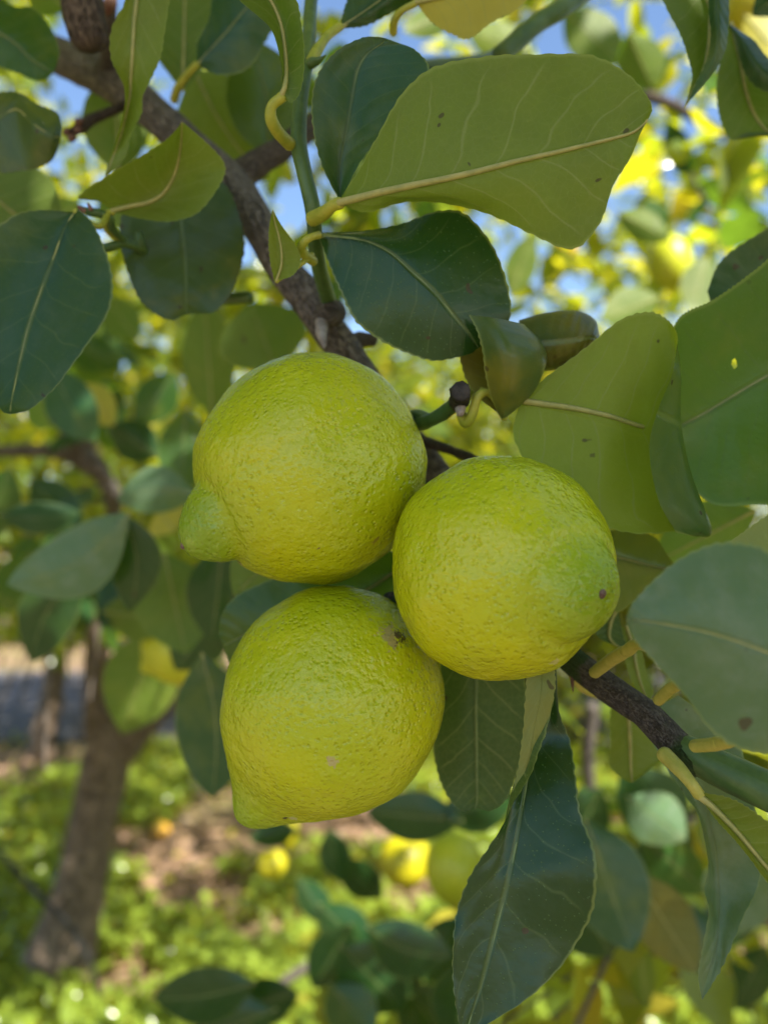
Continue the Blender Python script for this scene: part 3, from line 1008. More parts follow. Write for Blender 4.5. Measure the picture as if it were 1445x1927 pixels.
# thin twigs at the left
wood('twig', [(255, 185, .36, 16), (220, 205, .35, 18), (180, 222, .345, 20), (155, 238, .34, 22), (133, 252, .338, 16)], 'bark_dark', lump=0.3)
for (bx, by) in ((150, 228), (137, 258), (148, 243), (128, 246)):
    wood('bud', [(bx + 3, by, .338, 12), (bx - 3, by + 2, .335, 14)], 'bud', lump=0.3)
wood('twig', [(270, 468, .292, 17), (232, 458, .285, 17), (200, 466, .282, 18), (150, 470, .286, 16), (60, 440, .30, 14)], 'stem_green')
wood('twig', [(232, 452, .284, 14), (212, 430, .276, 14), (208, 412, .272, 15), (190, 402, .270, 16), (165, 398, .268, 15), (150, 391, .267, 9)], 'stem_green', lump=0.15)
wood('bud', [(160, 397, .267, 10), (148, 389, .266, 6)], 'bud')
wood('bud', [(172, 394, .267, 9), (166, 383, .266, 4)], 'bud')
wood('twig', [(300, 520, .31, 20), (268, 468, .292, 18), (262, 440, .29, 17)], 'stem_green')
wood('twig', [(470, 560, .305, 22), (380, 560, .312, 22), (300, 520, .31, 20)], 'stem_green')
# blurred wood further back
wood('twig', [(940, 105, .30, 36), (1010, 45, .31, 36), (1080, 0, .32, 34), (1200, -90, .36, 30)], 'stem_green')
wood('twig', [(760, 130, .5, 32), (900, 120, .38, 34), (945, 102, .305, 36)], 'stem_green')
wood('branch', [(-60, 850, 1.0, 22), (60, 848, 1.0, 26), (125, 852, 1.0, 34), (165, 868, 1.0, 46), (195, 900, 1.02, 34), (215, 960, 1.1, 30), (195, 1080, 1.6, 26)], 'bark', lump=0.2)
wood('twig', [(165, 868, 1.0, 30), (140, 830, .98, 22), (118, 815, .96, 16)], 'bark')
wood('twig', [(1115, 1330, .9, 26), (1105, 1420, .92, 24), (1110, 1520, .95, 22), (1100, 1650, 1.0, 20)], 'bark', T1)
wood('twig', [(1030, 1830, 1.1, 22), (1045, 1880, 1.1, 26), (1070, 1990, 1.15, 28)], 'bark', T1)
wood('twig', [(1215, 180, 1.2, 24), (1270, 200, 1.2, 20), (1330, 235, 1.2, 16), (1420, 280, 1.2, 14)], 'bark_dark')
wood('twig', [(640, 1790, 1.3, 18), (560, 1830, 1.3, 18), (480, 1890, 1.3, 16)], 'bark', T1)

# ------------------------------------------------------------------ foreground leaves (traced outline, base -> tip: one edge, midrib, other edge)
leaf([[(638, 378), (640, 382), (642, 386)], [(672, 325), (690, 370), (692, 399)], [(705, 262), (740, 357), (762, 381)], [(752, 185), (810, 343), (850, 384)],
      [(810, 128), (880, 328), (930, 408)], [(900, 107), (960, 307), (1003, 442)], [(1000, 101), (1040, 289), (1078, 469)], [(1110, 103), (1110, 272), (1128, 420)],
      [(1182, 141), (1165, 258), (1153, 348)], [(1220, 186), (1200, 246), (1186, 298)], [(1227, 208), (1218, 226), (1209, 240)]],
     .224, .196, 'under', 'leaf_pale', T0, cup=5, arch=-4, rib=1.15, pet=[(588, 412, .236), (608, 402, .230), (625, 388, .226)], petr=2.4, nu=110, nv=20)
leaf([[(636, 372), (640, 373), (644, 371)], [(607, 315), (640, 310), (682, 300)], [(590, 255), (652, 250), (722, 250)], [(585, 195), (662, 190), (760, 190)],
      [(598, 140), (672, 135), (798, 155)], [(630, 98), (690, 102), (807, 125)], [(678, 71), (718, 82), (782, 94)], [(712, 69), (725, 72), (742, 78)]],
     .236, .232, 'top', 'leaf_blue', T0, cup=-6, rib=0.9, ribmat='midrib_dark', pet=[(600, 436, .243), (618, 410, .240)], petr=1.7)
leaf([[(600, 438), (600, 442), (601, 446)], [(640, 435), (645, 446), (612, 480)], [(700, 431), (690, 453), (628, 520)], [(760, 419), (735, 475), (646, 560)],
      [(822, 399), (780, 515), (670, 605)], [(874, 402), (820, 552), (715, 640)], [(922, 456), (850, 590), (765, 664)], [(949, 520), (875, 620), (815, 679)],
      [(961, 590), (890, 640), (862, 672)], [(938, 636), (900, 655), (890, 664)]],
     .238, .236, 'top', 'leaf_dark', T0, cup=4, arch=-6, rib=0.9, ribmat='midrib_dark', pet=[(590, 492, .246), (572, 478, .240), (568, 462, .236), (582, 448, .235)], petr=1.6, nu=100)
# rolled leaf
leaf([[(943, 787, 0), (946, 788, -1), (951, 787, 0), (947, 786, 1), (940, 780, 1)], [(928, 758, -3), (950, 762, -5), (982, 760, 0), (950, 760, 5), (905, 752, 3)],
      [(915, 713, -6), (960, 728, -10), (1010, 728, 0), (950, 730, 9), (882, 725, 4)], [(908, 665, -8), (962, 675, -14), (1028, 680, 0), (940, 690, 13), (868, 685, 4)],
      [(898, 625, -8), (950, 632, -13), (1019, 645, 0), (940, 640, 14), (860, 640, 4)], [(882, 593, -6), (930, 598, -9), (985, 610, 0), (930, 600, 11), (859, 598, 4)]],
     .236, .236, 'under', 'leaf_curled', T0, midcol=2.6, rib=0, nv=30, pet=[(868, 780, .240), (876, 796, .238), (888, 780, .236), (900, 745, .235), (925, 742, .236)], petr=1.7, nu=60, wave=.2)
leaf([[(978, 640, 12), (976, 602, 0), (984, 648, -9), (1000, 697, 0), (1000, 660, 12)], [(1030, 640, 12), (1028, 588, 0), (1035, 645, -11), (1035, 698, 0), (1030, 660, 12)],
      [(1080, 640, 12), (1085, 585, 0), (1082, 640, -11), (1070, 689, 0), (1080, 655, 12)], [(1105, 636, 9), (1118, 601, 0), (1112, 635, -8), (1092, 673, 0), (1100, 650, 9)],
      [(1122, 640, 3), (1128, 630, 0), (1124, 640, -3), (1112, 655, 0), (1115, 650, 3)]],
     .248, .248, 'under', 'leaf_curled', T0, rib=0, nv=30, nu=50, wave=.3, pet=[(866, 765, .246), (900, 720, .25), (950, 680, .25)], petr=1.5)
# folded leaf: pale underside, dark flap turned over at its end
leaf([[(980, 748), (979, 752), (978, 755), (977, 757), (976, 760), (975, 764)],
      [(1030, 708), (1022, 735), (1020, 763), (1000, 800), (975, 822), (968, 830)],
      [(1100, 655), (1090, 710), (1085, 775), (1065, 840), (1040, 905), (1030, 922)],
      [(1168, 601), (1160, 690), (1150, 792), (1135, 880), (1110, 950), (1100, 975)],
      [(1222, 587, 0), (1220, 690, 1), (1212, 812, 3), (1205, 890, 3), (1190, 975, 2), (1185, 1003, 1)],
      [(1258, 603, -1), (1274, 700, 1), (1272, 815, 4), (1285, 900, 4), (1310, 965, 3), (1300, 1000, 1)],
      [(1272, 622, -4), (1279, 700, -4), (1280, 800, -3), (1300, 900, -2), (1334, 1000, -2), (1312, 1010, -2)],
      [(1275, 640, -7), (1262, 710, -9), (1236, 775, -11), (1221, 845, -12), (1238, 940, -11), (1272, 1003, -7)]],
     .238, .232, 'under', 'leaf_lime', T0, midcol=2, rib=1.1, ribto=0.62, nv=26, nu=90, wave=.25, pet=[(896, 735, .243), (925, 742, .241), (955, 748, .239)], petr=1.5)
# broad glowing leaf at the right
leaf([[(1640, 596), (1640, 600), (1640, 604)], [(1565, 470), (1570, 640), (1590, 760)], [(1490, 455), (1500, 678), (1530, 880)], [(1420, 508), (1430, 714), (1470, 942)],
      [(1345, 562), (1370, 750), (1410, 950)], [(1280, 595), (1320, 780), (1345, 950)], [(1258, 650), (1280, 800), (1300, 915)], [(1252, 730), (1260, 812), (1270, 860)], [(1248, 800), (1248, 815), (1249, 825)]],
     .245, .255, 'top', 'leaf_bright', T0, cup=-8, rib=1.1, nu=300, nv=84, hole=(1381, 684, 5, 9), pet=[(1760, 640, .24), (1700, 600, .243)], petr=1.9)
leaf([[(1700, 520), (1700, 524), (1700, 528)], [(1600, 420), (1600, 520), (1600, 600)], [(1500, 405), (1500, 530), (1510, 640)], [(1420, 443), (1420, 545), (1430, 640)],
      [(1355, 492), (1370, 555), (1375, 620)], [(1330, 548), (1335, 565), (1338, 590)]], .275, .275, 'top', 'leaf_blue', T0, cup=-4)
# mottled leaf behind the right-hand fruit
leaf([[(1095, 1035), (1095, 1040), (1095, 1045)], [(1150, 998), (1155, 1048), (1150, 1147)], [(1195, 1002), (1200, 1058), (1190, 1134)], [(1230, 1009), (1235, 1067), (1222, 1102)],
      [(1256, 1045), (1258, 1070), (1246, 1082)], [(1268, 1061), (1269, 1064), (1266, 1068)]], .262, .255, 'top', 'leaf_spotted', T0, cup=4)
# blurred near leaf
leaf([[(1640, 1290), (1640, 1300), (1640, 1310)], [(1545, 1140), (1545, 1265), (1550, 1405)], [(1450, 1042), (1450, 1230), (1462, 1418)], [(1400, 1022), (1390, 1208), (1400, 1413)],
      [(1340, 1024), (1330, 1190), (1340, 1377)], [(1280, 1052), (1270, 1178), (1285, 1306)], [(1225, 1098), (1220, 1170), (1230, 1246)], [(1190, 1135), (1192, 1166), (1195, 1206)], [(1178, 1162), (1178, 1167), (1179, 1173)]],
     .158, .165, 'top', 'leaf_dusty', T0, cup=5, arch=-3, rib=0.9, pet=[(1720, 1420, .185), (1690, 1350, .165)], petr=1.5)
leaf([[(1760, 1000), (1760, 1004), (1760, 1008)], [(1650, 910), (1650, 1020), (1650, 1150)], [(1550, 905), (1550, 1040), (1560, 1190)], [(1470, 950), (1470, 1070), (1480, 1190)],
      [(1410, 992), (1420, 1090), (1440, 1170)], [(1365, 1024), (1372, 1060), (1385, 1100)]], .222, .222, 'under', 'leaf_spotted', T0, cup=4)
# hanging leaf at the centre, its edge folded over near the stalk
leaf([[(1042, 1248, -3), (986, 1252, -2), (1010, 1254, 2), (1046, 1252, 3)], [(1041, 1310, -5), (988, 1320, -1), (1025, 1330, 5), (1052, 1338, 4)],
      [(1021, 1390, -6), (981, 1395, -1), (1005, 1400, 6), (1073, 1398, 4)], [(1003, 1450, -5), (971, 1460, 0), (993, 1460, 4), (1083, 1465, 0)],
      [(970, 1508, -2), (954, 1521, 0), (981, 1530, 1), (1092, 1530, -2)], [(915, 1595), (937, 1598, 0), (968, 1602, 0), (1116, 1592, -4)],
      [(880, 1655), (908, 1657), (955, 1662), (1122, 1650, -4)], [(858, 1725), (886, 1727), (938, 1732), (1110, 1730, -2)],
      [(851, 1800), (872, 1800), (920, 1802), (1066, 1805)], [(854, 1870), (868, 1872), (900, 1874), (997, 1872)], [(866, 1938), (870, 1940), (876, 1942), (905, 1936)], [(872, 1965), (873, 1966), (874, 1967), (876, 1966)]],
     .222, .198, 'top', 'leaf_dark', T0, midcol=2, rib=0.8, ribmat='midrib_dark', nu=120, nv=24, pet=[(1075, 1222, .246), (1040, 1230, .236), (1015, 1245, .226)], petr=1.6, wave=.9)
leaf([[(1042, 1250, 0), (1020, 1252, 1), (990, 1252, 0)], [(1044, 1290, 0), (1018, 1300, -1), (989, 1300, 0)], [(1030, 1360), (1006, 1365, -1), (984, 1370)], [(1012, 1420), (995, 1425, -1), (976, 1430)],
      [(985, 1478), (978, 1482), (966, 1482)], [(958, 1520), (957, 1521), (955, 1522)]],
     .214, .213, 'under', 'leaf_spotted', T0, rib=0, nv=10, nu=60)
# dark leaf behind it
leaf([[(900, 1150), (905, 1150), (910, 1150)], [(836, 1225), (898, 1225), (975, 1225)], [(823, 1320), (895, 1320), (991, 1320)], [(814, 1400), (896, 1400), (986, 1400)],
      [(825, 1462), (897, 1460), (968, 1472)], [(850, 1510), (897, 1505), (945, 1513)], [(872, 1527), (894, 1521), (920, 1527)]], .262, .258, 'under', 'leaf_dark', T0, cup=5, rib=0.8, ribmat='midrib_dark')
# leaf behind the fruit at the left
leaf([[(770, 1050), (770, 1055), (770, 1060)], [(700, 1030), (690, 1110), (690, 1200)], [(600, 1050), (600, 1140), (600, 1240)], [(515, 1088), (520, 1170), (530, 1262)],
      [(450, 1118), (470, 1190), (482, 1268)], [(420, 1152), (440, 1205), (452, 1260)], [(411, 1192), (420, 1215), (434, 1252)]], .280, .284, 'top', 'leaf_mid', T0, cup=3)
simple_leaf((560, 1010), (440, 1120), 130, .31, .33, 'top', 'leaf_pale', T0)
# broad leaf at the left
leaf([[(146, 394), (142, 397), (138, 399)], [(172, 416), (122, 430), (75, 395)], [(196, 462), (100, 490), (20, 408)], [(213, 522), (76, 552), (-45, 470)],
      [(206, 584), (54, 616), (-72, 570)], [(163, 650), (38, 680), (-58, 660)], [(108, 722), (27, 732), (-28, 725)], [(60, 768), (21, 765), (-5, 762)], [(32, 778), (20, 779), (8, 777)]],
     .262, .240, 'top', 'leaf_blue', T0, cup=-4, rib=0.9, nu=100, nv=20, pet=[(205, 400, .272), (190, 425, .266), (168, 418, .263)], petr=1.3)
# folded green leaf above it
leaf([[(211, 396), (212, 398), (214, 399)], [(185, 379, -2), (245, 389, 3), (265, 411)], [(148, 372, -4), (283, 381, 6), (326, 417)], [(200, 331, -5), (310, 362, 8), (376, 399)],
      [(262, 297, -5), (328, 332, 8), (416, 346)], [(306, 271, -4), (337, 300, 7), (423, 308)], [(331, 247, -2), (342, 262, 3), (390, 270)], [(342, 230), (343, 230), (347, 232)]],
     .272, .258, 'under', 'leaf_pale', T0, rib=0.9, nu=96, nv=22, pet=[(222, 446, .282), (203, 432, .277), (200, 412, .273)], petr=1.6)
# burnt leaf hanging behind it
leaf([[(330, 308), (335, 308), (340, 308)], [(262, 350), (338, 360), (417, 340)], [(230, 405), (341, 420), (448, 395)], [(227, 455), (346, 470), (461, 460)],
      [(242, 516), (349, 516), (448, 522)], [(265, 566), (350, 556), (426, 566)], [(300, 596), (351, 580), (400, 588)], [(326, 604), (351, 592), (376, 591)]],
     .300, .290, 'top', 'leaf_burnt', T0, cup=-4, rib=0.9, ribmat='midrib_dark', nu=96, nv=20)
# twisted hanging leaf
leaf([[(283, -122), (285, -122), (287, -122)], [(245, -60), (275, -60), (320, -60)], [(236, 0), (258, 0), (319, 0)], [(210, 55), (253, 60), (309, 65)], [(209, 106), (250, 106), (303, 105)],
      [(223, 139), (247, 150, 2), (286, 146)], [(235, 166), (246, 176, 3), (268, 180)], [(236, 205), (238, 215, 3), (266, 212)], [(222, 258), (228, 255, 2), (246, 250)], [(206, 300), (212, 300), (236, 296)], [(198, 331), (200, 332), (204, 330)]],
     .262, .270, 'under', 'leaf_pale', T0, cup=-3, rib=0.8, nu=100)
# corner leaves at the upper left
leaf([[(-120, -60), (-122, -56), (-124, -52)], [(-40, -40), (-60, 10), (-90, 60)], [(20, 8), (-10, 55), (-40, 110)], [(62, 14), (30, 82), (5, 128)], [(95, 50), (58, 110), (38, 140)], [(112, 92), (86, 128), (66, 152)], [(108, 122), (100, 138), (86, 150)]],
     .335, .33, 'top', 'leaf_mid', T0, cup=3)
leaf([[(-150, 250), (-150, 254), (-150, 258)], [(-80, 190), (-80, 240), (-80, 310)], [(-10, 175), (-10, 225), (-10, 325)], [(34, 174), (30, 205), (40, 321)], [(72, 196), (62, 232, -5), (72, 316)], [(108, 212), (98, 255, -5), (98, 303)], [(118, 238), (115, 258), (110, 280)]],
     .300, .292, 'top', 'leaf_burnt', T0, cup=3)
simple_leaf((-60, 330), (110, 470), 190, .36, .37, 'under', 'leaf_mid', T0, cup=2)
# leaves at the upper centre
simple_leaf((345, 170), (350, -90), 135, .345, .36, 'under', 'leaf_mid', T0, cup=3, pet=[(352, 240, .34), (348, 205, .342)])
leaf([[(370, 118), (371, 121), (373, 124)], [(372, 80), (392, 98), (415, 141)], [(392, 35), (425, 62), (468, 128)], [(400, -15), (458, 22), (505, 70)], [(425, -60), (492, -20), (540, 10)], [(480, -90), (520, -60), (545, -45)], [(545, -100), (546, -98), (547, -95)]],
     .320, .318, 'top', 'leaf_blue', T0, cup=3, pet=[(328, 188, .335), (336, 165, .329), (355, 138, .323)], petr=2.0)
simple_leaf((365, 130), (500, 340), 190, .40, .40, 'under', 'leaf_pale', T0, bend=0.05)
simple_leaf((505, 300), (470, 70), 150, .385, .38, 'top', 'leaf_pale', T0, bend=0.06)
simple_leaf((225, 330), (215, 120), 130, .42, .42, 'under', 'leaf_mid', T0)
leaf([[(530, 178), (532, 182), (534, 186)], [(530, 140), (535, 168), (548, 192)], [(526, 95, -2), (538, 130, 3), (565, 170, 0)], [(508, 50, -3), (535, 80, 4), (571, 110)], [(460, 8, -3), (520, 20, 4), (566, 50)], [(415, -40), (480, -40, 3), (556, -5)], [(400, -90), (450, -90), (510, -70)], [(420, -130), (424, -130), (428, -130)]],
     .226, .218, 'under', 'leaf_mid', T0, rib=0.8, pet=[(546, 272, .240), (526, 252, .234), (511, 226, .229), (512, 200, .227)], petr=2.1)
leaf([[(516, 530), (520, 529), (525, 528)], [(509, 490), (530, 500), (552, 517)], [(507, 450), (530, 470), (566, 492)], [(509, 425), (524, 440), (556, 463)], [(512, 405), (517, 415), (532, 432)], [(514, 394), (514, 395), (515, 396)]],
     .238, .232, 'under', 'leaf_pale', T0, cup=-3, rib=0.5, pet=[(588, 480, .244), (572, 492, .241), (545, 512, .239)], petr=1.0)
leaf([[(640, 46), (640, 50), (642, 54)], [(650, 10), (672, 30), (690, 48)], [(672, -35), (715, 0), (748, 18)], [(720, -70), (765, -40), (800, -15)], [(780, -100), (810, -80), (830, -60)], [(850, -120), (852, -118), (854, -116)]],
     .265, .27, 'top', 'leaf_dark', T0, cup=3, pet=[(585, 118, .249), (596, 96, .253), (615, 70, .26)], petr=2.0)
leaf([[(778, 2), (782, 6), (786, 10)], [(770, -30), (810, 0), (812, 42)], [(800, -70), (850, -10), (852, 66)], [(850, -100), (900, -30), (884, 73)], [(910, -110), (950, -50), (925, 42)], [(960, -110), (1000, -60), (980, 12)], [(1040, -80), (1044, -76), (1046, -70)]],
     .262, .262, 'under', 'leaf_yellow', T0, cup=3, pet=[(740, 62, .272), (742, 40, .268), (757, 20, .264)], petr=1.5)
# upper right corner
leaf([[(1240, -120), (1262, -122), (1290, -124)], [(1228, -55), (1285, -50, 3), (1360, -55)], [(1243, 0), (1330, 0, 4), (1368, 2)], [(1270, 48), (1334, 45, 4), (1370, 48)], [(1290, 90), (1331, 90, 3), (1365, 90)], [(1301, 130), (1322, 132, 2), (1350, 125)], [(1299, 165), (1305, 165), (1318, 162)], [(1286, 203), (1287, 203), (1288, 202)]],
     .266, .258, 'under', 'leaf_mid', T0, cup=-5, midcol=1, nv=20)
leaf([[(1331, -20, 0), (1350, -22, -3), (1370, -20, 0)], [(1332, 30, 0), (1350, 30, -3), (1372, 30, 0)], [(1335, 70, 0), (1352, 72, -3), (1369, 75, 0)], [(1330, 110, 0), (1345, 112, -2), (1362, 102, 0)], [(1312, 150), (1325, 150, -1), (1338, 140)], [(1295, 186), (1300, 186), (1306, 180)]],
     .256, .252, 'top', 'leaf_blue', T0, rib=0, nv=8, nu=50)
leaf([[(1372, 42), (1374, 44), (1377, 48)], [(1352, 125), (1390, 110, 2), (1420, 100)], [(1347, 180), (1400, 165, 3), (1450, 140)], [(1356, 228), (1415, 210, 3), (1490, 170)], [(1376, 263), (1440, 245, 2), (1520, 200)], [(1410, 250), (1470, 255), (1540, 225)], [(1500, 250), (1502, 252), (1504, 254)]],
     .300, .300, 'under', 'leaf_mid', T0, cup=-2)
leaf([[(1368, 42), (1370, 44), (1373, 46)], [(1380, 75), (1388, 66, -3), (1396, 58)], [(1390, 108), (1405, 95, -4), (1420, 78)], [(1402, 142), (1425, 125, -4), (1442, 108)], [(1430, 168), (1450, 150, -3), (1470, 130)], [(1480, 180), (1490, 175), (1500, 165)]],
     .292, .290, 'top', 'leaf_blue', T0, rib=0, nv=8, nu=50)
simple_leaf((1500, -40), (1415, 30), 60, .36, .36, 'top', 'leaf_dark', T0)
# lower right
leaf([[(1206, 1358), (1240, 1330), (1275, 1308)], [(1226, 1397), (1268, 1395), (1375, 1380)], [(1251, 1443), (1300, 1450, 2), (1404, 1441)], [(1286, 1497), (1325, 1512, 3), (1418, 1507)], [(1316, 1540), (1341, 1572, 4), (1429, 1580)],
      [(1331, 1620), (1350, 1640, 5), (1434, 1628)], [(1322, 1672), (1352, 1700, 4), (1423, 1673)], [(1330, 1712), (1351, 1744, 3), (1398, 1726)], [(1318, 1782), (1345, 1792, 2), (1366, 1805)], [(1312, 1832), (1330, 1838, 1), (1341, 1850)], [(1320, 1880), (1321, 1880), (1322, 1879)]],
     .246, .232, 'top', 'leaf_dusty', T0, rib=0.7, ribmat='midrib_dark', nu=110, nv=20, pet=[(1228, 1325, .236), (1238, 1320, .242)], petr=1.5, wave=.6)
leaf([[(1312, 1490), (1315, 1496), (1318, 1502)], [(1372, 1503), (1352, 1530), (1345, 1540)], [(1420, 1528), (1390, 1570), (1380, 1578)], [(1475, 1575), (1430, 1618), (1415, 1622)], [(1530, 1640), (1485, 1680), (1465, 1680)], [(1560, 1740), (1556, 1742), (1552, 1744)]],
     .205, .200, 'under', 'leaf_pale', T0, cup=-3, rib=1.0, pet=[(1248, 1418, .213), (1275, 1445, .208), (1298, 1472, .205)], petr=2.2, petmat='petiole_tan')
leaf([[(1160, 1290), (1165, 1290), (1170, 1290)], [(1148, 1340), (1180, 1340), (1225, 1335)], [(1148, 1400), (1185, 1400), (1242, 1395)], [(1146, 1440), (1186, 1440), (1242, 1425)], [(1166, 1462), (1188, 1462), (1222, 1448)], [(1184, 1472), (1189, 1472), (1196, 1468)]],
     .285, .280, 'under', 'leaf_pale', T0, cup=3, pet=[(1078, 1272, .246), (1098, 1295, .25), (1130, 1308, .265)], petr=1.7, petmat='petiole_tan')
leaf([[(1170, 1180), (1178, 1178), (1186, 1176)], [(1175, 1215), (1190, 1220), (1205, 1215)], [(1178, 1250), (1196, 1255), (1215, 1260)], [(1190, 1285), (1206, 1290), (1228, 1300)], [(1215, 1318), (1218, 1318), (1222, 1318)]], .268, .262, 'under', 'leaf_pale', T0)
leaf([[(1158, 1140), (1162, 1142), (1166, 1144)], [(1132, 1160), (1150, 1165), (1165, 1160)], [(1120, 1190), (1145, 1195), (1172, 1190)], [(1135, 1205), (1155, 1212), (1178, 1212)], [(1172, 1220), (1173, 1221), (1174, 1222)]], .27, .265, 'under', 'leaf_dark', T0)
# stalks of near leaves on the branch
wood('petiole', [(1118, 1266, .232, 23), (1145, 1245, .224, 25), (1172, 1228, .2155, 25), (1177, 1226, .2135, 22), (1182, 1223, .2115, 25), (1200, 1212, .204, 22), (1240, 1226, .185, 21)], 'petiole_tan', n=40, lump=0.06)
wood('petiole', [(1238, 1318, .220, 22), (1258, 1298, .213, 23), (1270, 1291, .209, 24), (1275, 1289, .207, 21), (1280, 1287, .205, 24), (1330, 1300, .188, 21)], 'petiole_tan', n=40, lump=0.06)
wood('petiole', [(1306, 1404, .205, 24), (1340, 1401, .198, 26), (1352, 1399, .195, 26), (1357, 1398, .1935, 22), (1362, 1397, .192, 26), (1430, 1380, .172, 21)], 'petiole_tan', n=40, lump=0.06)
wood('thorn', [(1076, 1275, .244, 8), (1077, 1290, .242, 5), (1078, 1302, .241, 2)], 'bud', lump=0)

